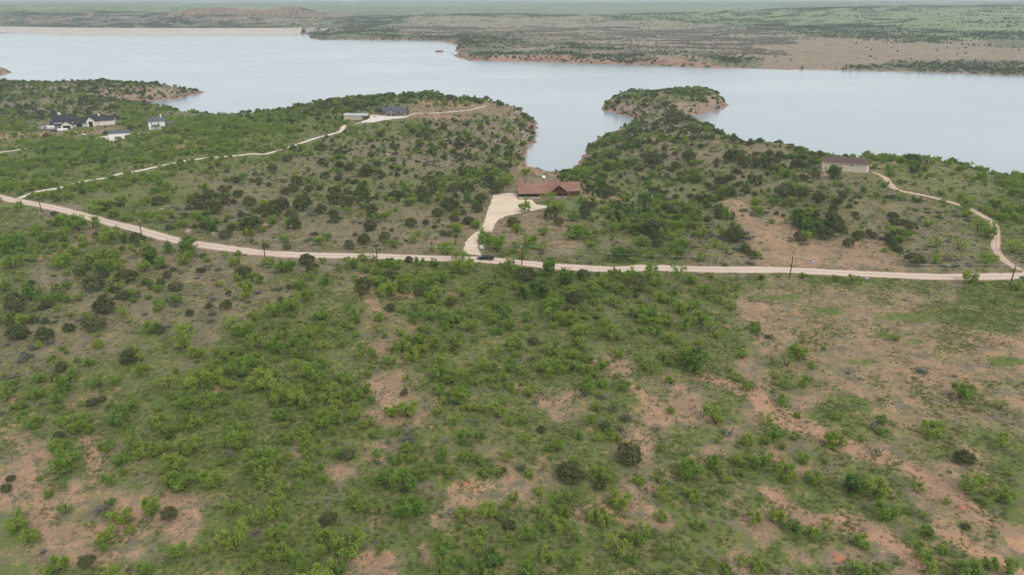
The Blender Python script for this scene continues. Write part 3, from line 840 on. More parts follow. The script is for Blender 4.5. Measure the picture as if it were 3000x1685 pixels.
# far plains: brush too distant to tell apart
nF = b.noise(co, .011, 5, .6); nG = b.noise(co, .06, 4, .7); vor = b.voro(co, .085)
scr = b.mix(b.step(nG, .4, .62), (.33,.285,.195), (.155,.13,.105))
col = b.mix(b.math('MULTIPLY', b.step(scrub, .1, .6), b.step(nF, .25, .6, .55, 1)), col, scr)
dk = b.math('MULTIPLY', b.step(darkv, .02, .9), b.step(b.math('ADD', vor, b.math('MULTIPLY', b.math('SUBTRACT', nG, .5), .9)), .62, .3))
fg = b.mix(b.step(nF, .35, .65), (.155,.195,.085), (.205,.235,.115))
col = b.mix(b.math('MULTIPLY', b.math('MULTIPLY', b.step(green, .35, .9), b.step(darkv, .02, .12)), b.step(red, .5, .15)), col, fg)
col = b.mix(dk, col, (.055,.078,.04))
hgt = b.math('ADD', b.math('MULTIPLY', nB, .5), b.math('MULTIPLY', nC, .25))
nrm = b.bump(hgt, .6, .5)
nt.links.new(b.bsdf(col, .95, .1, 0, nrm), out.inputs['Surface'])
ground_me = np_mesh('ground', np.stack([GXf, GYf, zf], 1), faces, m, smooth=True)
for nme, arr in (('cov', cov), ('cov2', cov2)):
    at = ground_me.color_attributes.new(nme, 'FLOAT_COLOR', 'POINT')
    at.data.foreach_set('color', arr.ravel())
tag(link('ground', ground_me), 'red and tan scrubland rolling down to the lake and far plains', 'ground', kind='structure')

# ------------------------------------------------------------------ lake
m, nt, out = new_mat('lake_surface'); b = NB(nt)
co = b.coord('Object')
w1 = b.noise(b.mapping(co, (.5,1.1,1), (0,0,.25)), .5, 3, .6)
w2 = b.noise(b.mapping(co, (.012,.02,1), (0,0,.15)), .35, 3, .5)
nrm = b.bump(b.math('MULTIPLY', w1, b.step(w2, .3, .7, .7, 1.05)), .33, .35)
col = b.mix(b.step(w2, .3, .7), (.23,.295,.32), (.25,.315,.34))
ws = b.bsdf(col, b.step(w2, .3, .7, .17, .25), .5, 0, nrm)
nt.links.new(ws, out.inputs['Surface'])
lake_me = np_mesh('lake', [(-3400,330,ZW),(3400,330,ZW),(3400,2560,ZW),(-3400,2560,ZW)], [(0,1,2,3)], m)
tag(link('lake', lake_me), 'pale blue grey lake winding between the shores', 'lake', kind='structure')

# ------------------------------------------------------------------ roads and pads laid on the levelled ground
def gravel(name, c0, c1, cr, rut=None):
    m, nt, out = new_mat(name); b = NB(nt); co = b.coord('Object')
    n0, n1_, n2_ = b.noise(co, .08, 3, .5), b.noise(co, .7, 4, .65), b.noise(co, 5, 3, .6)
    col = b.mix(b.step(n0, .3, .7), c0, c1)
    col = b.mix(b.step(n1_, .5, .75, 0, .5), col, cr)
    col = b.mix(b.step(n2_, .55, .75, 0, .35), col, tuple(x*.6 for x in c0))
    if rut:
        t = b.attr('across').outputs['Fac']
        k = b.math('ABSOLUTE', b.math('SUBTRACT', b.math('ABSOLUTE', t), .42))
        col = b.mix(b.math('MULTIPLY', b.step(k, .24, .04), b.step(n1_, .3, .6, .5, 1.0)), col, rut)
        ctr = b.step(b.math('ABSOLUTE', t), .2, .02)
        col = b.mix(b.math('MULTIPLY', ctr, b.step(n1_, .35, .6, .15, .6)), col, tuple(x*.72 for x in c0))
        e = b.step(b.math('ADD', b.math('ABSOLUTE', t), b.math('MULTIPLY', b.math('SUBTRACT', n1_, .5), .5)), .78, .98)
        col = b.mix(b.math('MULTIPLY', e, .8), col, cr)
    nt.links.new(b.bsdf(col, .95, .1, 0, b.bump(n2_, .3, .05)), out.inputs['Surface'])
    return m
M['road'] = gravel('packed_dirt_road', (.50,.405,.335), (.45,.36,.295), (.38,.275,.21), (.56,.465,.395))
M['caliche'] = gravel('white_caliche', (.58,.54,.475), (.52,.475,.41), (.42,.33,.26), (.62,.585,.53))
M['trail'] = gravel('pink_dirt_trail', (.47,.345,.27), (.42,.305,.235), (.33,.24,.175), (.50,.385,.31))
M['gravel'] = gravel('cream_gravel', (.60,.50,.385), (.52,.43,.325), (.45,.345,.255))
M['lawn'] = surf('watered_lawn', (.085,.135,.04), (.12,.16,.06), .8, .95, .1)

def strip(name, pp, w, mat, label, lift=.09, na=7):
    d = np.gradient(pp[:,:2], axis=0); d /= np.linalg.norm(d, axis=1)[:,None] + 1e-9
    nx, ny = -d[:,1], d[:,0]
    t = np.linspace(-1, 1, na)
    n = len(pp)
    side = (t > 0)[None,:]
    wl_, wr_ = [1 + .2*vnoise(np.arange(n)*.3, np.zeros(n)+q, 61)[:,None] + .2*vnoise(np.arange(n)*.9, np.zeros(n)+5+q, 63)[:,None] for q in (0, 40)]
    wob = np.where(side, wl_, wr_)
    X = pp[:,0:1] + nx[:,None]*t*w/2*wob; Y = pp[:,1:2] + ny[:,None]*t*w/2*wob
    Zc = hsample(X, Y) + lift - .07*(np.abs(t) > .99)
    v = np.stack([X, Y, Zc], -1).reshape(-1, 3)
    i, j = np.meshgrid(np.arange(n-1), np.arange(na-1), indexing='ij'); q = (i*na + j).ravel()
    me = np_mesh(name, v, np.stack([q, q+na, q+na+1, q+1], 1)[:, ::-1], mat, True)
    at = me.attributes.new('across', 'FLOAT', 'POINT'); at.data.foreach_set('value', np.tile(t, n).astype(np.float32))
    return tag(link(name, me), label, 'road', kind='structure')
strip('dirt_road', road_p, 6.2, M['road'], 'wide pale pink dirt road crossing the whole scene', .11)
strip('gravel_drive', paths['drive_l'][0], 3.6, M['caliche'], 'long white gravel drive climbing to the grey stone house')
strip('footpath', paths['drive_e'][0], 2.6, M['caliche'], 'narrow white path from the grey house to the gazebo')
strip('dirt_track', paths['trail_r'][0], 3.0, M['trail'], 'pink dirt track winding up to the tan house')
strip('access_drive', paths['drive_w'][0], 2.8, M['caliche'], 'pale drive to the white garage and dark roofed house')

def drape(name, poly, cell, lift, mat, label, cat):
    x0, y0 = poly.min(0) - cell; x1, y1 = poly.max(0) + cell
    xs, ys = np.arange(x0, x1, cell), np.arange(y0, y1, cell)
    cxx, cyy = np.meshgrid(xs + cell/2, ys + cell/2)
    ins = (sdf(poly, cxx, cyy) + fbm(cxx.ravel(), cyy.ravel(), 2.5, 2, 71)*.7 > 0).reshape(cxx.shape)
    vx, vy = np.meshgrid(np.r_[xs, xs[-1]+cell], np.r_[ys, ys[-1]+cell])
    vz = hsample(vx, vy) + lift
    W = vx.shape[1]
    r, c = np.nonzero(ins); q = r*W + c
    f = np.stack([q, q+1, q+W+1, q+W], 1)
    used, inv = np.unique(f, return_inverse=True)
    v = np.stack([vx.ravel(), vy.ravel(), vz.ravel()], 1)[used]
    return tag(link(name, np_mesh(name, v, inv.reshape(f.shape), mat, True)), label, cat, kind='structure')
drape('gravel_driveway', PADS['gravel'], .4, .09, M['gravel'], 'cream gravel driveway widening to a yard beside the log house', 'driveway')
drape('concrete_driveway', PADS['concrete'], .5, .07, M['white_concrete'], 'white concrete yard between metal shop and grey house', 'driveway')
drape('caliche_pad', PADS['shed'], .5, .07, M['caliche'], 'pale caliche pad around the white garage', 'driveway')
drape('lawn', PADS['lawn'], .4, .05, M['lawn'], 'small green lawn in front of the log house', 'lawn')

# ------------------------------------------------------------------ earth dam across the far end of the lake
m, nt, out = new_mat('riprap_dam'); b = NB(nt); co = b.coord('Object')
f = b.noise(co, .12, 4, .7); f2 = b.noise(b.mapping(co, (.01,.01,.6)), 1, 3, .5)
col = b.mix(b.step(f, .35, .65), (.46,.415,.36), (.37,.325,.28)); col = b.mix(b.step(f2, .4, .6, 0, .5), col, (.50,.46,.41))
nt.links.new(b.bsdf(col, .95, .1, 0, b.bump(f, .6, 1.0)), out.inputs['Surface']); M['riprap'] = m
dam_pts = [(-620,88),(-300,91.5),(0,95.5),(200,99.5),(400,100.8),(650,101),(880,99.8)]
dp = np.array([[float(c) for c in unproj(a, bb, ZW)] for a, bb in dam_pts])
v, fc = [], []
prof = [(-6,-2),(0,0),(51,17),(51.5,17.9),(60,17.9),(60.5,17),(120,-6)]
for i, p in enumerate(dp):
    t = dp[min(i+1, len(dp)-1)] - dp[max(i-1, 0)]; t = t/np.linalg.norm(t); nrm2 = np.array([-t[1], t[0]])
    for a, h in prof: v.append((p[0]+nrm2[0]*a, p[1]+nrm2[1]*a, ZW + h))
K = len(prof)
for i in range(len(dp)-1):
    for k in range(K-1): fc.append((i*K+k, (i+1)*K+k, (i+1)*K+k+1, i*K+k+1))
dam = empty('dam', (dp[3][0], dp[3][1], ZW)); tag(dam, 'long pale rock faced earth dam across the far water', 'dam')
me = np_mesh('embankment', np.array(v) - np.array([dp[3][0], dp[3][1], ZW]), fc, M['riprap'])
link('embankment', me, dam)
x, y = [float(c) for c in unproj(918, 99, ZW)]
sp = MB().box(-28,-6,0,70,-3,16).box(22,30,0,70,-3,16).box(-6,22,20,26,-3,9).build('spillway', M['concrete'], dam)
sp.location = (x-dp[3][0], y-dp[3][1]+10, 0)
MB().box(-6.2,22.2,30,36,13,15).box(4,8,29,37,-3,15.5).build('bridge', M['dark_stone'], sp)

# ------------------------------------------------------------------ haze: one body of even air round everything
hz = MB().box(-26000, 26000, -600, 22000, -75, 150)
m, nt, out = new_mat('haze_air')
vp = nt.nodes.new('ShaderNodeVolumePrincipled')
vp.inputs['Color'].default_value = (.74,.89,1,1)
vp.inputs['Density'].default_value = 0.0001
vp.inputs['Anisotropy'].default_value = 0.15
nt.links.new(vp.outputs['Volume'], out.inputs['Volume'])
tag(hz.build('haze', m), 'pale blue haze over the far plains', 'haze', kind='stuff')
# ------------------------------------------------------------------ buildings
m, nt, out = new_mat('stained_log_wall'); b = NB(nt); co = b.coord('Object')
f = b.noise(b.mapping(co, (.5,.5,5)), 1.2, 4, .6)
col = b.mix(b.step(f, .3, .7), (.20,.085,.038), (.11,.046,.022))
nt.links.new(b.bsdf(col, .75, .25), out.inputs['Surface']); M['log'] = m
m, nt, out = new_mat('red_brown_shingles'); b = NB(nt); co = b.coord('Object')
f = b.noise(b.mapping(co, (1.2,1.2,3)), 2.2, 3, .7); f2 = b.noise(co, .25, 3, .5)
col = b.mix(b.step(f, .3, .7), (.25,.148,.11), (.175,.103,.078)); col = b.mix(b.step(f2, .35, .65, 0, .4), col, (.29,.18,.14))
nt.links.new(b.bsdf(col, .95, .12, 0, b.bump(f, .4, .05)), out.inputs['Surface']); M['brown_roof'] = m

def window(root, c, r, n, w, h, frame='trim', pane='glass', name='window'):
    """framed window on a wall at c; r along the wall, n outwards"""
    c, r, n = Vector(c), Vector(r).normalized(), Vector(n).normalized()
    t = .14
    fr = MB()
    fr.obox(c + Vector((0,0,h/2-t/2)) + n*.05, r, n, w, t, .16).obox(c - Vector((0,0,h/2-t/2)) + n*.05, r, n, w, t, .16)
    fr.obox(c + r*(w/2-t/2) + n*.05, r, n, t, h-2*t, .16).obox(c - r*(w/2-t/2) + n*.05, r, n, t, h-2*t, .16)
    if w > 1.1: fr.obox(c + n*.045, r, n, .1, h-2*t, .13)
    o = fr.build(name, M[frame], root)
    MB().obox(c + n*.02, r, n, w-t, h-t, .06).build('pane', M[pane], o)
    return o
def panel_door(root, c, r, n, w, h, mat='black_door', name='garage_door', rows=4):
    c, r, n = Vector(c), Vector(r).normalized(), Vector(n).normalized()
    d = MB().obox(c + n*.03, r, n, w, h, .08)
    o = d.build(name, M[mat], root)
    for i in range(rows):
        MB().obox(c + n*.09 + Vector((0,0,-h/2 + (i+.5)*h/rows)), r, n, w-.16, h/rows-.09, .05).build('panel', M[mat], o)
    return o
X_, Y_ = Vector((1,0,0)), Vector((0,-1,0))
def house(key, name, label, cat='house'):
    c, yaw, _, _ = site[key]
    o = empty(name, (c.x, c.y, float(hsample(c.x, c.y))), yaw)
    return tag(o, label, cat)

# --- log house with the brown roof
h = house('cabin', 'log_house', 'log house with red brown shingle roof and timber gable porch')
oy = -5.0
MB().box(-15.6,15.6,oy,oy+10,-.4,2.75).build('wall', M['log'], h)
for i in range(8):                                    # log courses on the front of the right wing
    MB().tube((8.8,oy-.02,.2+i*.33), (15.75,oy-.02,.2+i*.33), .165, .165, 6).build('log', M['log'], h)
for sx in (-1, 1): MB().prism_x([(oy,2.75),(oy+10,2.75),(oy+5,5.6)], sx*15.6-.1, sx*15.6+.1).build('gable_wall', M['log'], h)
rf = MB().gable_x(-5.2,16.4, oy-.9, oy+10.9, 2.65, 6.1, oy+5).build('roof', M['brown_roof'], h)
MB().gable_x(-16.4,-5.2, oy-3.3, oy+10.9, 2.35, 5.85, oy+4.6, .22, 2.5).build('garage_roof', M['brown_roof'], h)
MB().slab((-5.2,oy-3.3,2.35),(0.2,oy-3.3,2.35),(0.2,oy+.6,3.66),(-5.2,oy+.6,3.66),.2).build('porch_roof', M['brown_roof'], h)
cgx = 4.4
cg = MB().gable_y(cgx-5.6, cgx+5.6, oy-4.2, oy+12.4, 2.35, 6.75, .25).build('gable_roof', M['brown_roof'], h)
MB().prism_y([(cgx-4.6,2.7),(cgx+4.6,2.7),(cgx,6.3)], oy-1.0, oy-.6).build('gable_wall', M['log'], h)
MB().prism_y([(cgx-4.8,2.4),(cgx+4.8,2.4),(cgx,6.25)], oy+11.7, oy+12.0).build('gable_wall', M['log'], h)
for s in (-1, 1):
    MB().tube((cgx+s*5.5,oy-4.15,2.25),(cgx,oy-4.15,6.62), .16, .16, 6).build('rafter', M['timber'], h)
    MB().tube((cgx+s*2.5,oy-4.1,2.7),(cgx,oy-4.1,4.4), .12, .12, 6).build('brace', M['timber'], h)
    MB().tube((cgx+s*2.5,oy-4.1,2.7),(cgx+s*2.5,oy-4.1,4.2), .12, .12, 6).build('strut', M['timber'], h)
MB().tube((cgx-4.9,oy-4.1,2.65),(cgx+4.9,oy-4.1,2.65), .18, .18, 6).build('tie_beam', M['timber'], h)
MB().tube((cgx,oy-4.1,2.7),(cgx,oy-4.1,6.3), .14, .14, 6).build('king_post', M['timber'], h)
for x in (-16,-10.6,-6.6,-2.6): MB().tube((x,oy-3.0,-.3),(x,oy-3.0,2.3), .15, .15, 6).build('post', M['timber'], h)
for x in (cgx-4.6,cgx-1.7,cgx+1.7,cgx+4.6): MB().tube((x,oy-3.9,-.3),(x,oy-3.9,2.65), .17, .17, 6).build('post', M['timber'], h)
panel_door(h, (-12.2,oy-.02,1.15), X_, Y_, 5.4, 2.3, 'dark_door')
panel_door(h, (-7.6,oy-.02,1.1), X_, Y_, 1.1, 2.2, 'dark_door', 'side_door', 3)
dr = panel_door(h, (cgx+1.6,oy-.06,1.15), X_, Y_, 2.0, 2.3, 'dark_door', 'front_door', 1)
window(h, (cgx+1.1,oy-.1,1.25), X_, Y_, .85, 1.9, 'timber', 'teal_glass'); window(h, (cgx+2.1,oy-.1,1.25), X_, Y_, .85, 1.9, 'timber', 'teal_glass')
for x in (-4.6,-1.6): window(h, (x,oy-.03,1.4), X_, Y_, 1.3, 1.3, 'timber', 'teal_glass')
window(h, (9.9,oy-.18,1.45), X_, Y_, 1.5, 1.3, 'timber', 'teal_glass'); window(h, (12.8,oy-.18,1.5), X_, Y_, 1.1, 1.0, 'timber', 'teal_glass')
for x in (-.75,.75): window(h, (cgx+x,oy-1.02,4.0), X_, Y_, 1.2, 1.5, 'timber', 'glass', 'gable_window')
MB().box(-16.3,9.4,oy-4.3,oy-.01,-.35,.12).build('porch_slab', M['concrete'], h)
MB().box(5.4,8.6,oy-9.5,oy-4.32,-.35,.1).build('walkway', M['concrete'], h)
MB().box(-12.4,-11.6,oy+5.0,oy+5.8,5.2,6.5).build('chimney', M['dark_stone'], h)

# --- tan house on the right hill
h = house('tan_house', 'tan_house', 'two storey tan house with maroon hip roof on the hill'); h.scale = (.88,.88,.9)
MB().box(-12,12,-6,6,-.6,5.7).build('wall', M['tan'], h)
MB().box(-4.6,-1.6,-6.5,-6.003,-.6,5.7).build('bay', M['tan'], h)
for x in (-12,12): MB().box(x-.12,x+.12,-6.12,-5.9,-.6,5.65).build('corner_board', M['trim'], h)
MB().box(-12.3,12.3,-6.35,-6.1,5.35,5.62).build('gutter', M['trim'], h)
rf = MB().hip(-12.8,12.8,-7.0,6.8,5.75,7.7,.2,6.4).build('roof', M['maroon_roof'], h)
for x, y in ((-7.5,-3.2),(-2.4,-2.6),(6.8,-3.4)): MB().tube((x,y,6.2),(x,y,7.4), .12, .12, 6).build('vent_pipe', M['galv'], rf)
for x, z, w, hh in ((-9.2,4.3,.8,1.1),(-3.9,4.3,1.0,1.4),(-2.3,4.3,1.0,1.4),(.6,4.4,.8,.9),(3.4,4.3,1.6,1.4),(8.6,4.4,.8,.9),(-10.2,1.5,1.5,1.4),(-7.4,1.4,.7,.8)):
    y = -6.5 if -4.6 < x < -1.6 else -6.0
    window(h, (x,y,z), X_, Y_, w, hh)
MB().box(2.0,3.6,-6.12,-6.0,1.2,1.55).build('wall_vent', M['trim'], h)
MB().box(12.0,13.4,-3,1,-.6,2.7).build('side_porch', M['white'], h)
for y in (-3,2.6): window(h, (12.0,y,4.3), Vector((0,1,0)), X_, 1.0, 1.2)

# --- grey stone house
h = house('grey_house', 'stone_house', 'grey roofed stone house with two garage doors on the peninsula')
MB().box(-11,11,-4.5,6.5,-.5,3.0).build('wall', M['stone_wall'], h)
MB().box(-5.5,3.2,-8.5,-4.503,-.5,3.0).build('garage_wall', M['stone_wall'], h)
MB().prism_y([(-5.4,3.0),(3.1,3.0),(-1.15,6.0)], -8.45, -8.2).build('gable_wall', M['stone_wall'], h)
MB().hip(-11.8,11.8,-5.3,7.3,3.1,7.4,.22,6.0).build('roof', M['grey_roof'], h)
MB().gable_y(-6.2,3.9,-9.1,1.0,2.95,6.6,.22).build('garage_roof', M['grey_roof'], h)
MB().gable_y(-4.0,.6,-9.3,-2,3.9,6.4,.18).build('dormer_roof', M['grey_roof'], h)
MB().gable_y(4.6,9.6,-6.4,0,2.95,5.6,.2).build('side_gable_roof', M['grey_roof'], h)
MB().prism_y([(5.0,2.9),(9.2,2.9),(7.1,5.2)], -6.1, -5.9).build('gable_wall', M['stone_wall'], h)
MB().gable_y(-13.4,-8.6,-6.6,2,3.4,6.4,.2).build('porch_roof', M['grey_roof'], h)
for x in (-13,-9): MB().box(x-.35,x+.35,-6.3,-5.6,-.5,3.3).build('column', M['dark_stone'], h)
for x in (-3.3,1.0): panel_door(h, (x,-8.52,1.2), X_, Y_, 3.1, 2.4, 'dark_stone')
window(h, (-1.15,-8.47,4.2), X_, Y_, .9, .9, 'trim', 'glass', 'gable_window')
window(h, (7.1,-4.52,1.6), X_, Y_, 1.8, 1.5); window(h, (10.0,-4.52,1.6), X_, Y_, .9, 1.4)
MB().box(11.0,12.2,-1.6,.2,-.5,7.6).build('chimney', M['dark_stone'], h)
MB().box(4.0,5.0,2.5,3.5,5.6,7.9).build('chimney', M['dark_stone'], h)

# --- metal shop with carport
h = house('shop', 'metal_shop', 'tan metal shop with pale roof and open carport beside white yard', 'shop')
MB().box(-10,5.5,-5,5,-.4,3.8).build('wall', M['tan'], h)
MB().gable_x(-10.4,10.6,-5.5,5.5,3.85,5.0,None,.14).build('roof', M['metal_roof'], h)
for x in (6.2,10.2):
    for y in (-4.9,4.9): MB().tube((x,y,-.4),(x,y,3.75), .13, .13, 6).build('post', M['cedar'], h)
window(h, (2.4,-5.0,1.6), X_, Y_, 1.2, 1.3)
MB().obox((5.53,0,1.6), (0,1,0), (1,0,0), 4.2, 3.2, .08).build('roll_door', M['trim'], h)

# --- white two storey house
h = house('white_house', 'white_house', 'white two storey house with grey hip roof and porch'); h.scale = (1.2,1.2,1.12)
MB().box(-5,5,-6,7,-.5,5.9).build('wall', M['white'], h)
rf = MB().hip(-5.7,5.7,-6.7,7.7,6.0,8.3,.2,5.0).build('roof', M['grey_roof'], h)
MB().box(2.6,3.5,2.2,3.2,6.6,9.2).build('chimney', M['offwhite'], h)
MB().hip(-3.2,2.2,-8.2,-6.003,2.9,3.8,.15,1.0).build('porch_roof', M['grey_roof'], h)
for x in (-3,2): MB().box(x-.12,x+.12,-8.0,-7.76,-.5,2.75).build('post', M['white'], h)
MB().hip(5.003,10.5,-3.2,6.4,3.1,4.5,.2,2.6).build('side_porch_roof', M['grey_roof'], h)
for y in (-3,0,3,6): MB().box(10.0,10.24,y-.12,y+.12,-.5,2.95).build('post', M['white'], h)
MB().box(5.0,10.3,-3.0,6.2,-.6,.1).build('porch_floor', M['dock_wood'], h)
for x, z in ((-3,4.4),(1.4,4.4),(-3.4,1.5),(2.8,1.5)): window(h, (x,-6.0,z), X_, Y_, .9, 1.5)
for y, z in ((-3.6,4.4),(-2.2,4.4),(2.5,4.4)): window(h, (5.0,y,z), Vector((0,1,0)), X_, .9, 1.4)
panel_door(h, (-.6,-6.02,1.1), X_, Y_, 1.1, 2.2, 'white_gloss', 'front_door', 3)

# --- white garage
h = house('white_garage', 'white_garage', 'plain white garage with grey hip roof beside the drive', 'garage'); h.scale = (.92,.92,1.0)
MB().box(-7.8,7.8,-4,4,-.5,4.0).build('wall', M['white'], h)
MB().hip(-8.4,8.4,-4.6,4.6,4.05,5.9,.2,4.0).build('roof', M['grey_roof'], h)
panel_door(h, (-7.82,0,1.7), Vector((0,1,0)), Vector((-1,0,0)), 4.6, 3.4, 'white_gloss')

# --- the large dark roofed house and barn
h = house('big_house', 'farmhouse', 'large white house with black roof, dark garage doors and barn wing')
MB().box(-17,-3,-6,8,-.5,4.2).build('wall', M['offwhite'], h)
MB().box(-16.5,-6,-1,7.8,4.2,6.0).build('upper_wall', M['offwhite'], h)
MB().gable_x(-19,-2,-3.0,9.5,5.6,9.6,3.2,.25).build('roof', M['black_roof'], h)
for x in (-18.2,-2.8): MB().prism_x([(-2.2,4.2),(8.6,4.2),(8.6,5.6),(3.2,9.1),(-2.2,5.6)], x-.12, x+.12).build('gable_wall', M['offwhite'], h)
MB().gable_x(-20.4,-6,-8.0,-1.5,3.0,5.7,-2.0,.22).build('porch_roof', M['black_roof'], h)
MB().prism_x([(-7.6,2.9),(-2.2,2.9),(-2.2,5.2)], -20.2, -19.9).build('cedar_gable', M['cedar'], h)
MB().box(-20.2,-17.003,-6.5,-1,-.5,2.9).build('entry_wall', M['cedar'], h)
for x in (-19.8,-16.6,-13.4): MB().box(x-.25,x+.25,-7.9,-7.4,-.5,2.85).build('post', M['cedar'], h)
MB().box(-11.5,-3.2,-12,-6.003,-.5,3.2).build('garage_wall', M['offwhite'], h)
MB().prism_y([(-11.4,3.2),(-3.3,3.2),(-7.35,5.9)], -11.95, -11.7).build('gable_wall', M['offwhite'], h)
MB().gable_y(-12.2,-2.5,-12.8,0,3.0,6.4,.22).build('garage_roof', M['black_roof'], h)
panel_door(h, (-7.35,-12.02,1.3), X_, Y_, 5.2, 2.6)
MB().box(-3,7,-5,6,-.5,3.6).build('link_wall', M['offwhite'], h)
MB().gable_x(-4.5,9,-6.4,7.2,3.3,7.4,.5,.22).build('link_roof', M['black_roof'], h)
panel_door(h, (.8,-5.02,1.3), X_, Y_, 4.4, 2.6)
MB().box(7,13,-8,6,-.5,5.0).build('barn_wall', M['offwhite'], h)
MB().prism_y([(7.1,5.0),(12.9,5.0),(10,8.0)], -7.95, -7.7).build('gable_wall', M['offwhite'], h)
MB().gable_y(6.3,13.7,-8.8,7,4.8,8.7,.22).build('barn_roof', M['black_roof'], h)
panel_door(h, (10,-8.02,2.1), X_, Y_, 3.0, 4.2, 'black_door', 'barn_door')
MB().box(13.003,27,-4,6,-.5,4.2).build('wing_wall', M['offwhite'], h)
MB().prism_x([(-4,4.2),(6,4.2),(1,6.9)], 26.8, 27).build('gable_wall', M['offwhite'], h)
MB().gable_x(12.6,27.6,-4.7,6.7,4.1,7.3,1.0,.22).build('wing_roof', M['black_roof'], h)
for x in (15,18,21,24): window(h, (x,-4.0,2.6), X_, Y_, 1.0, .7)
for x in (-12.8,-10.4): window(h, (x,-1.02,4.9), X_, Y_, .9, 1.2)
for x in (-16,-13.6): window(h, (x,-6.02,1.5), X_, Y_, 1.3, 1.6)
MB().box(-14.6,-12.8,4.6,6.2,6,11.2).build('chimney', M['offwhite'], h)
MB().box(14.8,16.2,3.4,4.6,5,8.6).build('chimney', M['offwhite'], h)

# ------------------------------------------------------------------ vehicles and yard things
def wheel(root, x, y, r, w=.26, rim='rim'):
    t = MB().tube((x,y-w/2,r),(x,y+w/2,r), r, r, 16)
    o = t.build('wheel', M['tyre'], root)
    MB().tube((x,y-w/2-.02,r),(x,y-w/2+.05,r), r*.62, r*.62, 12).build('rim', M[rim], o)
    MB().tube((x,y+w/2-.05,r),(x,y+w/2+.02,r), r*.62, r*.62, 12).build('rim', M[rim], o)
def pickup(name, loc, rz, label, scale=1.0):
    t = empty(name, loc, rz); t.scale = (scale,)*3; tag(t, label, 'truck')
    W = .98
    prof = [(-2.92,.62),(-2.95,1.02),(-2.75,1.14),(-1.35,1.24),(2.9,1.22),(2.95,.62),(2.62,.52),(2.42,.86),(1.98,1.0),(1.52,.86),(1.34,.5),(-1.22,.5),(-1.42,.86),(-1.86,1.0),(-2.32,.86),(-2.5,.52)]
    MB().prism_y(prof, -W, W).build('body', M['truck_paint'], t)
    cab = MB(); n = len(cab.v)
    lo = [(-1.42,-.94,1.22),(1.02,-.94,1.21),(1.02,.94,1.21),(-1.42,.94,1.22)]; hi = [(-.52,-.74,1.9),(.72,-.74,1.9),(.72,.74,1.9),(-.52,.74,1.9)]
    cab.v += lo + hi
    for q in ((4,5,6,7),(0,1,5,4),(1,2,6,5),(2,3,7,6),(3,0,4,7)): cab.f.append(q)
    c = cab.build('cab', M['truck_paint'], t)
    MB().poly((-1.36,-.84,1.27),(-1.36,.84,1.27),(-.6,.68,1.85),(-.6,-.68,1.85)).build('windshield', M['glass'], c).location = (-.03,0,.015)
    for s in (-1, 1):
        MB().poly((-1.0,s*.93,1.28),(-.1,s*.93,1.28),(-.1,s*.79,1.82),(-.42,s*.79,1.82)).build('side_window', M['glass'], c).location = (0,s*.012,0)
        MB().poly((.0,s*.93,1.28),(.9,s*.93,1.28),(.66,s*.79,1.82),(.0,s*.79,1.82)).build('side_window', M['glass'], c).location = (0,s*.012,0)
        MB().box(-2.97,-2.86,s*.72-.17,s*.72+.17,.86,1.02).build('headlight', M['lamp_glass'], t)
        MB().box(2.9,2.98,s*.86-.1,s*.86+.1,.8,1.15).build('tail_light', M['tail_glass'], t)
        MB().box(-.98,-.8,s*1.04-.1,s*1.04+.1,1.22,1.4).build('mirror', M['truck_trim'], t)
        for x in (-1.88,1.97): wheel(t, x, s*.86, .41)
    MB().box(1.1,2.86,-.84,.84,1.21,1.29).build('bed_cover', M['truck_trim'], t)
    MB().box(-3.02,-2.9,-.92,.92,.55,.74).build('bumper', M['truck_trim'], t)
    MB().box(2.93,3.06,-.9,.9,.55,.74).build('bumper', M['truck_trim'], t)
    MB().box(-2.98,-2.93,-.5,.5,.78,1.04).build('grille', M['truck_trim'], t)
    return t
def on(px, py, lift=0.0):
    p = gp(px, py); return (p.x, p.y, p.z + lift)
p = gp(1423, 761); pickup('pickup_truck', (p.x, p.y, p.z+.12), R(-3), 'black pickup truck stopped on the dirt road by the driveway', 1.02)
p = gp(158, 387); pickup('parked_truck', (p.x, p.y, p.z+.03), R(15), 'small dark pickup parked before the dark roofed house', .95)
def trailer(name, loc, rz, L, H, mat, label, nose=.8):
    t = empty(name, loc, rz); tag(t, label, 'trailer')
    prof = [(-L/2,.7),(-L/2-.05,H*.6),(-L/2+nose,H),(L/2-.2,H),(L/2,H-.3),(L/2,.6)]
    MB().prism_y(prof, -1.2, 1.2).build('body', M[mat], t)
    for x in (-.5,.5):
        for s in (-1,1): wheel(t, x, s*1.08, .36)
    MB().box(-L/2-1.3,-L/2+.3,-.08,.08,.5,.62).build('hitch', M['truck_trim'], t)
    for x in (-L*.25, L*.2): window(t, (x,-1.2,H*.66), X_, Y_, 1.1, .6, 'trim')
    MB().box(L*.02,L*.02+.8,-1.25,-1.19,.75,H-.5).build('door', M['trim'], t)
    return t
trailer('travel_trailer', on(124, 381), R(14), 6.4, 3.1, 'grey_paint', 'grey travel trailer parked left of the dark roofed house')
trailer('camper', on(147, 379), R(16), 7.2, 2.9, 'white_gloss', 'white camper between grey trailer and dark roofed house')
trailer('cargo_trailer', on(184, 386), R(14), 7.2, 2.5, 'white_gloss', 'white enclosed cargo trailer before the dark roofed garage', .3)
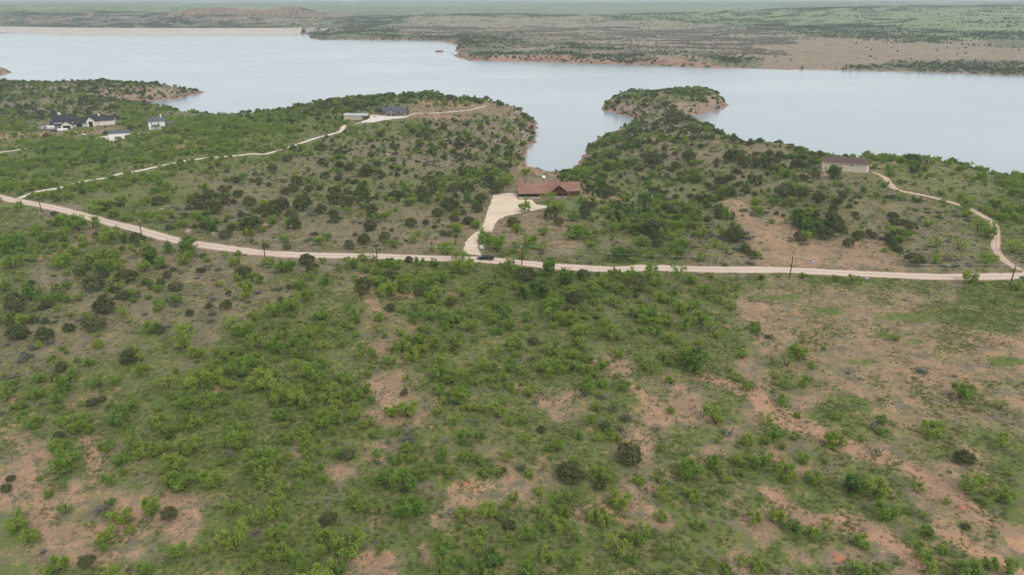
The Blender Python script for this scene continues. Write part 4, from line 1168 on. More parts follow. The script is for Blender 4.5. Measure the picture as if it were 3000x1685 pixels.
# propane tank
t = empty('propane_tank', on(246, 398), R(-20)); tag(t, 'white propane tank on the grass before the dark roofed house', 'tank')
tk = MB()
prof = [(-1.7,.05),(-1.6,.35),(-1.3,.56),(1.3,.56),(1.6,.35),(1.7,.05)]
for (a, ra), (bb, rb) in zip(prof[:-1], prof[1:]): tk.tube((a,0,1.0),(bb,0,1.0), ra, rb, 14, False)
tk.build('shell', M['white_gloss'], t, True)
for x in (-.9,.9): MB().box(x-.12,x+.12,-.4,.4,-.1,.55).build('foot', M['concrete'], t)
MB().tube((0,0,1.5),(0,0,1.72), .22, .22, 10).build('dome', M['white_gloss'], t)
# tractor-like utility cart, water tote, side-by-side
t = empty('utility_tractor', on(69, 392), R(30)); tag(t, 'small green tractor at the edge of the red dirt yard', 'tractor')
MB().prism_y([(-1.3,.6),(-1.3,1.2),(-.3,1.35),(-.2,1.1),(.9,1.15),(1.2,.8),(1.2,.6)], -.45, .45).build('hood', M['green_paint'], t)
MB().box(-.1,1.0,-.62,.62,1.9,2.0).build('canopy', M['green_paint'], t)
for x, s in ((0,-1),(0,1),(.95,-1),(.95,1)): MB().tube((x,s*.5,1.0),(x,s*.5,1.9), .04, .04, 5).build('canopy_post', M['truck_trim'], t)
MB().box(.3,.8,-.3,.3,1.1,1.45).build('seat', M['truck_trim'], t)
for s in (-1,1): wheel(t, .7, s*.75, .62, .35, 'yellow_plastic'); wheel(t, -.95, s*.6, .4, .25, 'yellow_plastic')
t = empty('water_tote', on(66, 399), R(10)); tag(t, 'grey water tote standing beside the green tractor', 'tote')
MB().box(-.55,.55,-.5,.5,.15,1.2).build('tank', M['tank_grey'], t)
for x in (-.56,0,.56): MB().box(x-.03,x+.03,-.54,.54,.1,1.24).build('cage_bar', M['galv'], t)
MB().box(-.6,.6,-.55,.55,0,.14).build('pallet', M['cedar'], t)
t = empty('side_by_side', on(366, 362), R(20)); tag(t, 'dark off road buggy on the dirt behind the white garage', 'buggy')
MB().prism_y([(-1.4,.5),(-1.4,.85),(-.5,1.05),(1.2,1.0),(1.3,.5)], -.6, .6).build('body', M['truck_trim'], t)
for s in (-1,1):
    MB().ring([(-.6,s*.6,1.0),(-.2,s*.55,1.75),(.7,s*.55,1.75),(1.0,s*.6,1.0)], .05).build('roll_bar', M['truck_trim'], t)
    wheel(t, -.95, s*.65, .36); wheel(t, .95, s*.65, .36)
MB().box(-.2,.7,-.55,.55,1.76,1.82).build('roof', M['truck_trim'], t)
# things round the log house
t = empty('air_conditioner', on(1514.5, 571)); tag(t, 'grey air conditioner unit at the left end of the log house', 'air conditioner')
MB().box(-.45,.45,-.45,.45,.06,.95).build('cabinet', M['tank_grey'], t); MB().tube((0,0,.95),(0,0,1.02), .36, .36, 14).build('fan_guard', M['truck_trim'], t)
t = empty('satellite_dish', on(1593.5, 528)); tag(t, 'white satellite dish on a post behind the log house', 'dish')
MB().tube((0,0,-.1),(0,0,1.6), .06, .06, 6).build('post', M['galv'], t)
dsh = MB(); c0 = Vector((0,-.15,1.9)); nrmv = Vector((.1,-.8,.6)).normalized(); au = nrmv.cross(Vector((0,0,1))).normalized(); av = nrmv.cross(au)
rings = [[c0 + (au*math.cos(k*math.pi/8) + av*math.sin(k*math.pi/8))*r + nrmv*(r*r*.35) for k in range(16)] for r in (.05,.5,.9)]
for ra, rb in zip(rings[:-1], rings[1:]):
    for k in range(16): dsh.poly(ra[k], ra[(k+1)%16], rb[(k+1)%16], rb[k])
dsh.build('dish', M['white_gloss'], t); MB().tube(tuple(c0 + nrmv*.9), tuple(c0 - nrmv*.05), .03, .03, 5).build('feed_arm', M['galv'], t)
rb_c = gp(1663, 604); rr = rb_c
stone_me = []
for k in range(5):
    bm = bmesh.new(); bmesh.ops.create_icosphere(bm, subdivisions=1, radius=1.0)
    for vtx in bm.verts: vtx.co = Vector((vtx.co.x*(1+.3*random.uniform(-1,1)), vtx.co.y*(.8+.3*random.uniform(-1,1)), vtx.co.z*(.55+.2*random.uniform(-1,1))))
    me = bpy.data.meshes.new('stone'); bm.to_mesh(me); bm.free(); me.materials.append(M['rock']); stone_me.append(me)
t = empty('rock_border', (rr.x, rr.y, rr.z)); tag(t, 'ring of pale stones edging a flower bed by the lawn', 'rock border')
for k in range(14):
    a = k*2*math.pi/14; s = link('stone', stone_me[k % 5], t); x, y = 2.2*math.cos(a), 1.7*math.sin(a)
    s.location = (x, y, float(hsample(rr.x+x, rr.y+y))-rr.z+.15); s.scale = (.38,.34,.34); s.rotation_euler = (0,0,a*3)
t = empty('fire_ring', on(1098, 342, .06)); tag(t, 'round stone fire ring on the white concrete yard', 'fire ring')
for k in range(10):
    a = k*2*math.pi/10; s = link('stone', stone_me[k % 5], t); s.location = (1.3*math.cos(a),1.3*math.sin(a),.2); s.scale = (.42,.36,.4); s.rotation_euler = (0,0,a)
    s.material_slots[0].link = 'OBJECT'; s.material_slots[0].material = M['red_rock']
# gazebo, dock, lookout deck
t = empty('gazebo', on(1448, 309)); tag(t, 'small dark roofed gazebo at the end of the white path', 'gazebo')
MB().hip(-2.4,2.4,-2.4,2.4,2.6,4.0,.15,2.39).build('roof', M['black_roof'], t)
for x in (-2.1,2.1):
    for y in (-2.1,2.1): MB().box(x-.12,x+.12,y-.12,y+.12,-.3,2.55).build('post', M['timber'], t)
MB().box(-2.3,2.3,-2.3,2.3,-.4,.08).build('floor', M['concrete'], t)
x, y = [float(c) for c in unproj(1567, 388, ZW)]
t = empty('boat_dock', (x, y, ZW), R(-8)); tag(t, 'small pale boat dock on the inlet shore', 'dock')
for i in range(9): MB().box(-3.6+i*.8,-2.84+i*.8,-1.1,1.1,.35,.45).build('plank', M['dock_wood'], t)
for xx in (-3.2,0,3.2):
    for yy in (-1,1): MB().tube((xx,yy,-1.5),(xx,yy,.9), .1, .1, 6).build('piling', M['pole'], t)
t = empty('lookout_deck', on(2795, 469), R(-10)); tag(t, 'low brown lookout deck on the right hill crest', 'deck')
for i in range(8): MB().box(-2.4+i*.6,-1.83+i*.6,-1.5,1.5,.35,.43).build('plank', M['cedar'], t)
for xx in (-2.2,0,2.2):
    MB().box(xx-.07,xx+.07,-1.55,-1.42,-.4,1.3).build('rail_post', M['timber'], t)
MB().box(-2.4,2.4,-1.56,-1.4,1.3,1.4).build('hand_rail', M['timber'], t)
# signs
def sign(px, py, w, hh, z, mat, label, cap=None):
    t = empty('yard_sign', on(px, py)); tag(t, label, 'sign')
    for s in (-1,1): MB().box(s*w*.46-.04,s*w*.46+.04,-.03,.03,-.2,z+hh).build('post', M['white_gloss'], t)
    bd = MB().box(-w/2,w/2,-.06,-.031,z,z+hh).build('board', M[mat], t)
    if cap: MB().box(-w/2,w/2,-.07,-.061,z+hh*.55,z+hh).build('band', M[cap], bd)
sign(1412, 733, 1.5, 1.5, .7, 'white_gloss', 'white square sign beside the driveway mouth')
sign(2382, 777, .9, 1.0, .8, 'blue_paint', 'blue and white sign on the bare slope above the road', 'white_gloss')
sign(2539, 822, 1.1, .7, .3, 'blue_paint', 'blue and white sign in grass below the road', 'white_gloss')
# yellow guy-wire markers
for px, py, tx, lab in ((742,790,746,'yellow guy wire marker leaning, left of the other by the road pole'),(763,776,765,'yellow guy wire marker nearest the road pole'),(1075,792,1080,'yellow guy wire marker left of the crossarm pole')):
    a = gp(px, py); o = empty('guy_marker', (a.x, a.y, a.z)); tag(o, lab, 'marker')
    MB().tube((0,0,-.2),(.45,.3,2.4), .08, .08, 6).build('sleeve', M['yellow_plastic'], o)
    MB().tube((.45,.3,2.4),(1.1,.75,6.0), .025, .025, 4).build('guy_wire', M['wire'], o)

# ------------------------------------------------------------------ power poles and lines
POLES = [  # base px,py, top py, kind, label
 (123.6,624,577,'arm','brown utility pole with crossarm by the road at far left'),
 (417,695,637,'trans','utility pole with grey transformer and crossarm left of the road bend'),
 (193.5,725,677,'plain','bare service pole among mesquites at the left edge'),
 (777.6,759,697,'arm','utility pole with crossarm and guy wires below the road'),
 (1106,774,712,'tilt','utility pole with bright crossarm below the road, left of the pickup'),
 (1529,778,718.5,'low','utility pole by the road, right of the pickup'),
 (2312.8,815,750,'cap','utility pole below the road on the bare field'),
 (2958,838,772.7,'arm','utility pole with crossarm by the road at far right'),
 (2912.7,628,585.7,'plain','dark pole on the slope beside the winding dirt track'),
 (1340.4,620,558.7,'transp','service pole with grey transformer left of the gravel driveway'),
 (214.7,499,465,'plain','dark pole in the thicket above the white gravel drive'),
 (603,419,384.6,'plain','thin pole in the thicket right of the white house'),
 (17.7,414.5,383,'plain','thin pole by the dirt yard at the left edge'),
 (874.5,367,338,'plain','thin pole in the brush left of the metal shop'),
 (1091,327,301.6,'cap','thin pole between metal shop and stone house'),
 (2714,489,475,'transp','short pole with grey transformer above the tan house track'),
 (291,373,351,'plain','thin pole before the black roofed barn wing')]
tops = []
for px, py, ty, kind, lab in POLES:
    p = gp(px, py)
    best = 8.5
    for hh in np.arange(4.5, 13, .1):
        if proj(p.x, p.y, p.z + hh)[1] <= ty: best = hh; break
    r0 = .22
    t = empty('utility_pole', (p.x, p.y, p.z)); tag(t, lab, 'pole', 'utility poles')
    MB().tube((0,0,-.6),(0,0,best), r0, r0*.72, 8).build('pole', M['pole'], t)
    ang = {'arm':R(20),'tilt':R(60),'trans':R(25)}.get(kind, 0)
    u = Vector((math.cos(ang), math.sin(ang), 0))
    if kind in ('arm','trans','tilt'):
        ca = MB().obox((0,-.2,best-.35), u, Vector((-u.y,u.x,0)), 2.6, .15, .13).build('crossarm', M['galv'] if kind != 'trans' else M['dead_wood'], t)
        for s in (-1.15,0,1.15): MB().tube(tuple(u*s+Vector((0,-.2,best-.28))), tuple(u*s+Vector((0,-.2,best-.02))), .06, .04, 6).build('insulator', M['white_gloss'], ca)
    if kind in ('trans','transp'):
        MB().tube((.35,-.28,best-1.75),(.35,-.28,best-.85), .27, .27, 12).build('transformer', M['tank_grey'], t)
    if kind == 'low': MB().obox((.45,-.1,best*.32), (1,0,0), (0,1,0), .9, .16, .2).build('bracket', M['pole'], t); MB().tube((-.3,-.2,best-.9),(-.3,-.2,best-.35), .14, .14, 8).build('transformer', M['white_gloss'], t)
    if kind == 'cap': MB().tube((.22,-.1,best-.75),(.22,-.1,best-.2), .1, .1, 8).build('insulator', M['white_gloss'], t)
    tops.append((p, best, u))
def wire(a, b2, lab, sag=.02):
    a, b2 = Vector(a), Vector(b2); L = (b2-a).length; n = 12
    pts = [a.lerp(b2, k/n) - Vector((0,0,sag*L*4*(k/n)*(1-k/n))) for k in range(n+1)]
    o = Vector(a)
    w = MB().ring([tuple(q-o) for q in pts], .016, 4).build('power_line', M['wire'])
    w.location = o; tag(w, lab, 'wire', 'power lines along the road')
    return w
chain = [0,1,3,4,5,6,7]
names = ['far left pole','transformer pole','guyed pole','bright crossarm pole','pole right of the pickup','bare field pole','far right pole']
for k in range(len(chain)-1):
    (pa, ha, ua), (pb, hb, ub) = tops[chain[k]], tops[chain[k+1]]
    for s, nm, dz in ((-1.0,'outer',0),(1.0,'inner',0),(0,'lower',-1.5)):
        va = Vector((pa.x, pa.y-.2, pa.z+ha-.05+dz)) + ua*s; vb = Vector((pb.x, pb.y-.2, pb.z+hb-.05+dz)) + ub*s
        wire(va, vb, '%s power line from %s to %s' % (nm, names[k], names[k+1]))
(pa, ha, _), (pb, hb, _) = tops[4], tops[9]
wire((pa.x,pa.y,pa.z+ha-.3), (pb.x,pb.y,pb.z+hb-.3), 'single power line from bright crossarm pole to driveway transformer pole')

# red rock islet and snags off the far point
x, y = [float(c) for c in unproj(1287, 152, ZW)]
bm = bmesh.new(); bmesh.ops.create_icosphere(bm, subdivisions=3, radius=1.0)
for vtx in bm.verts:
    n = vnoise(np.array([vtx.co.x*2.3+9]), np.array([vtx.co.y*2.3+vtx.co.z*3]), 77)[0]
    vtx.co = Vector((vtx.co.x*9*(1+.3*n), vtx.co.y*5*(1+.4*n), min(max(vtx.co.z*5, -2), 3.3+1.2*n)))
me = bpy.data.meshes.new('rock_islet'); bm.to_mesh(me); bm.free(); me.materials.append(M['red_rock'])
o = link('rock_islet', me); o.location = (x, y, ZW); tag(o, 'flat red rock islet standing alone in the water', 'rock')
x, y = [float(c) for c in unproj(1326, 158, ZW)]
o = empty('dead_snag', (x, y, ZW)); tag(o, 'dead drowned snag beside the far wooded point', 'snag')
MB().tube((0,0,-2),(1,0,5), .5, .15, 6).build('trunk', M['dead_wood'], o); MB().tube((0,0,.8),(-9,1,2.0), .4, .12, 6).build('branch', M['dead_wood'], o); MB().tube((.4,0,2),(5,1,3.4), .3, .1, 6).build('branch', M['dead_wood'], o)
# ------------------------------------------------------------------ vegetation: prototypes
class Soup:
    def __init__(s): s.v = []; s.f = []; s.n = 0
    def tris(s, P):                                   # P (n,3,3)
        P = np.asarray(P).reshape(-1, 3, 3)
        s.v.append(P.reshape(-1, 3)); s.f.append(np.arange(len(P)*3).reshape(-1, 3) + s.n); s.n += len(P)*3
    def mesh(s, name, mat):
        return np_mesh(name, np.vstack(s.v), np.vstack(s.f), mat)
    def arrays(s): return np.vstack(s.v), np.vstack(s.f)

def unit(a): return a / (np.linalg.norm(a, axis=-1, keepdims=True) + 1e-9)
def leaves(r, centres, spread, per, L, W, out=None, up=.35, flat=1.0):
    """leaf sprays scattered round the clump centres"""
    n = len(centres)*per
    c = np.repeat(centres, per, 0); sp = np.repeat(np.broadcast_to(spread, (len(centres),)), per)[:,None]
    p = c + unit(r.normal(size=(n,3))) * (r.random((n,1))**.45) * sp * np.array([1,1,flat])
    d = unit(r.normal(size=(n,3)) + np.array([0,0,up]))
    if out is not None:
        o = unit(p - out); d = unit(o + .75*r.normal(size=(n,3)))
        nrm = unit(o + .55*r.normal(size=(n,3)))
        d = unit(np.cross(nrm, r.normal(size=(n,3))))
        s = unit(np.cross(nrm, d))
    else:
        s = unit(np.cross(d, r.normal(size=(n,3))))
    l = L*(.6 + .8*r.random((n,1))); w = W*(.6 + .8*r.random((n,1)))
    return np.stack([p - d*l*.5 - s*w*.5, p - d*l*.5 + s*w*.5, p + d*l*.5], 1)
def limb(sp, pts, r0, r1, k=5):
    pts = np.asarray(pts, float); n = len(pts); rad = np.linspace(r0, r1, n); T = []
    rings = []
    for i in range(n):
        d = unit(pts[min(i+1,n-1)] - pts[max(i-1,0)]); a = unit(np.cross(d, [.3,.9,.1])); bb = np.cross(d, a)
        th = np.arange(k)*2*math.pi/k
        rings.append(pts[i] + rad[i]*(np.cos(th)[:,None]*a + np.sin(th)[:,None]*bb))
    for i in range(n-1):
        for j in range(k):
            q = (j+1) % k
            T += [[rings[i][j], rings[i][q], rings[i+1][q]], [rings[i][j], rings[i+1][q], rings[i+1][j]]]
    sp.tris(np.array(T))

def mesquite(seed, spread=1.0, openness=.5, per=30):
    """feathery multi-stemmed mesquite, 4 m across"""
    r = np.random.default_rng(seed); tr, cr = Soup(), Soup(); cs = []
    ns = r.integers(3, 6); a0 = r.random()*6.3
    for i in range(ns):
        a = a0 + i*6.283/ns + r.normal()*.3; R0 = r.uniform(.7, 1.5)*spread; hgt = r.uniform(1.7, 2.7)
        p0 = np.array([math.cos(a)*.12, math.sin(a)*.12, -.15]); p2 = np.array([math.cos(a)*R0, math.sin(a)*R0, hgt])
        p1 = (p0+p2)/2 + np.array([math.cos(a)*.1, math.sin(a)*.1, .35]) + r.normal(size=3)*.12
        limb(tr, [p0, p1, p2], .085, .03)
        for k in range(r.integers(3, 6)):
            b0 = p1 + (p2-p1)*r.uniform(.0, .9); q = b0 + unit(np.array([math.cos(a), math.sin(a), .25]) + r.normal(size=3)*.8)*r.uniform(.5, 1.0)
            limb(tr, [b0, q], .035, .012, 4); cs += [q, b0 + (q-b0)*.55 + r.normal(size=3)*.12]
        cs += [p2, p2 + r.normal(size=3)*.3]
        for k in range(4): cs.append(p0 + (p2-p0)*r.uniform(.3,.8) + np.array([math.cos(a), math.sin(a), 0])*r.uniform(.1,.7) + r.normal(size=3)*.3)
    cs = np.array(cs); cs = cs[cs[:,2] > .35]
    low = r.random(len(cs)) < openness*.25
    cs = cs[~low]
    sprd = r.uniform(.34, .66, len(cs))
    P = leaves(r, cs, sprd, per, .33, .19, None, .1, .75)
    cr.tris(P)
    return tr, cr
def juniper(seed, hr=.72, irregular=.25):
    """dense dark juniper, foliage to the ground, 4 m across"""
    r = np.random.default_rng(seed); tr, cr = Soup(), Soup()
    for i in range(4):
        a = r.random()*6.3; e = np.array([math.cos(a)*r.uniform(.3,.9), math.sin(a)*r.uniform(.3,.9), 4*hr*r.uniform(.5,.85)])
        limb(tr, [np.array([0,0,-.2]), e*.5 + r.normal(size=3)*.1, e], .12, .03)
    n = 74
    d = unit(r.normal(size=(n,3))); d[:,2] = np.abs(d[:,2])*1.25 - .22; d = unit(d)
    lump = 1 + irregular*np.array([vnoise(np.array([x*1.7+seed]), np.array([y*1.7+z*2.1]), seed)[0]*2 for x,y,z in d])
    rad = (.62 + .38*r.random(n)**.5) * lump
    H = 4*hr
    cs = d*rad[:,None]*np.array([1.75,1.75,H*.56]) + np.array([0,0,H*.42]); cs[:,2] = np.maximum(cs[:,2], .22)
    cr.tris(leaves(r, cs, r.uniform(.34,.6,n), 17, .36, .26, np.array([0,0,H*.3]), .3, .9))
    return tr, cr
def broadleaf(seed):
    r = np.random.default_rng(seed); tr, cr = Soup(), Soup()
    cs = []
    for i in range(r.integers(5, 8)):
        a = r.random()*6.3; R0 = r.uniform(.2, 1.25); e = np.array([math.cos(a)*R0, math.sin(a)*R0, r.uniform(1.6, 2.9)])
        limb(tr, [np.array([0,0,-.2]), e*.45 + r.normal(size=3)*.12, e], .13, .03)
        for k in range(11): cs.append(e + unit(r.normal(size=3))*np.array([.75,.75,.6])*r.uniform(.3,1))
    for k in range(16): a = r.random()*6.3; R0 = r.uniform(.7,1.7); cs.append(np.array([math.cos(a)*R0, math.sin(a)*R0, r.uniform(.3,1.2)]))
    cs = np.array(cs); cs[:,2] = np.maximum(cs[:,2], .25)
    cr.tris(leaves(r, cs, r.uniform(.3,.55,len(cs)), 14, .34, .26, np.array([0,0,1.2]), .3, .85))
    return tr, cr
def brush(seed, h=.8, n=150):
    """low thorny grey brush, 2 m across"""
    r = np.random.default_rng(seed); s = Soup()
    a = r.random(n)*6.283; el = r.uniform(.15, 1.3, n); L = r.uniform(.5, 1.05, n)
    d = np.stack([np.cos(a)*np.cos(el), np.sin(a)*np.cos(el), np.sin(el)*h], 1); o = np.stack([np.cos(a), np.sin(a), 0*a], 1)*r.uniform(0,.35,(n,1))
    tip = o + d*L[:,None] + r.normal(size=(n,3))*.1; sd = unit(np.cross(d, r.normal(size=(n,3))))*.05
    s.tris(np.stack([o-sd, o+sd, tip], 1))
    cs = tip[r.random(n) < .5]
    s.tris(leaves(r, cs, .16, 4, .22, .08, None, .2, 1))
    return s
def tuft(seed, n=20, h=.34):
    r = np.random.default_rng(seed); s = Soup()
    a = r.random(n)*6.283; lean = r.uniform(.25, 1.1, n)
    o = np.stack([np.cos(a), np.sin(a), 0*a], 1)*r.uniform(0,.22,(n,1))
    d = np.stack([np.cos(a)*lean, np.sin(a)*lean, np.ones(n)], 1)
    tip = o + unit(d)*h*r.uniform(.6,1.2,(n,1)); sd = np.stack([-np.sin(a), np.cos(a), 0*a], 1)*.035
    s.tris(np.stack([o-sd, o+sd, tip], 1))
    return s
def cactus(seed):
    r = np.random.default_rng(seed); s = Soup(); T = []
    def pad(c, n, u, rr):
        n, u = unit(n), unit(u); w = np.cross(n, u); k = 8; th = np.arange(k)*2*math.pi/k
        ring = c + rr*(np.cos(th)[:,None]*w*.78 + np.sin(th)[:,None]*u) ; f, bk = c + n*rr*.16, c - n*rr*.16
        for j in range(k): q=(j+1)%k; T.append([f, ring[j], ring[q]]); T.append([bk, ring[q], ring[j]])
    for i in range(26):
        a = r.random()*6.3; R0 = r.uniform(0,.95); base_ = np.array([math.cos(a)*R0, math.sin(a)*R0, .16])
        for k in range(r.integers(1,4)):
            u = unit(np.array([r.normal()*.5, r.normal()*.5, 1.0])); n = r.normal(size=3); n -= u*np.dot(n,u)
            rr = r.uniform(.13,.2); pad(base_ + u*rr*.9, n, u, rr); base_ = base_ + u*rr*1.75
    s.tris(np.array(T)); return s
def rockproto(seed):
    bm = bmesh.new(); bmesh.ops.create_icosphere(bm, subdivisions=2, radius=1.0); r = np.random.default_rng(seed)
    ax = r.uniform(.7,1.3,3)*np.array([1,.85,.6])
    for v in bm.verts:
        n = vnoise(np.array([v.co.x*1.4+seed*3.1]), np.array([v.co.y*1.4+v.co.z*1.9]), seed)[0]
        k = 1 + .55*n; v.co = Vector((round(v.co.x*k*3)/3*.4+v.co.x*k*.6, v.co.y*k, v.co.z*k)) 
        v.co = Vector((v.co.x*ax[0], v.co.y*ax[1], v.co.z*ax[2]))
    me = bpy.data.meshes.new('rock'); bm.to_mesh(me); bm.free(); return me

def joined(name, tr, cr, mt, mc):
    v1, f1 = tr.arrays(); v2, f2 = cr.arrays()
    me = np_mesh(name, np.vstack([v1, v2]), np.vstack([f1, f2+len(v1)]))
    me.materials.append(mt); me.materials.append(mc)
    mi = np.zeros(len(f1)+len(f2), np.int32); mi[len(f1):] = 1
    me.polygons.foreach_set('material_index', mi); return me
PROTO = {}
def make_kind(kind, fn, seeds, leaf):
    L = []
    for s in seeds:
        tr, cr = fn(s)
        L.append((tr.mesh('trunk', M['bark']), cr.mesh('crown', M[leaf]), joined(kind, tr, cr, M['bark'], M[leaf])))
    PROTO[kind] = L
make_kind('mesquite', lambda q: mesquite(q, per={25:13,58:9}.get(q, 30)), [3,14,25,36,47,58,69,80,92,103], 'mesq_leaf')
make_kind('juniper', juniper, [5,16,27,38,49,60,71], 'jun_leaf')
make_kind('broadleaf', broadleaf, [7,18,29,40,51], 'broad_leaf')
make_kind('willow', broadleaf, [91], 'willow_leaf')
KW = {'mesquite':4.0, 'juniper':4.0, 'broadleaf':4.0, 'willow':4.0}

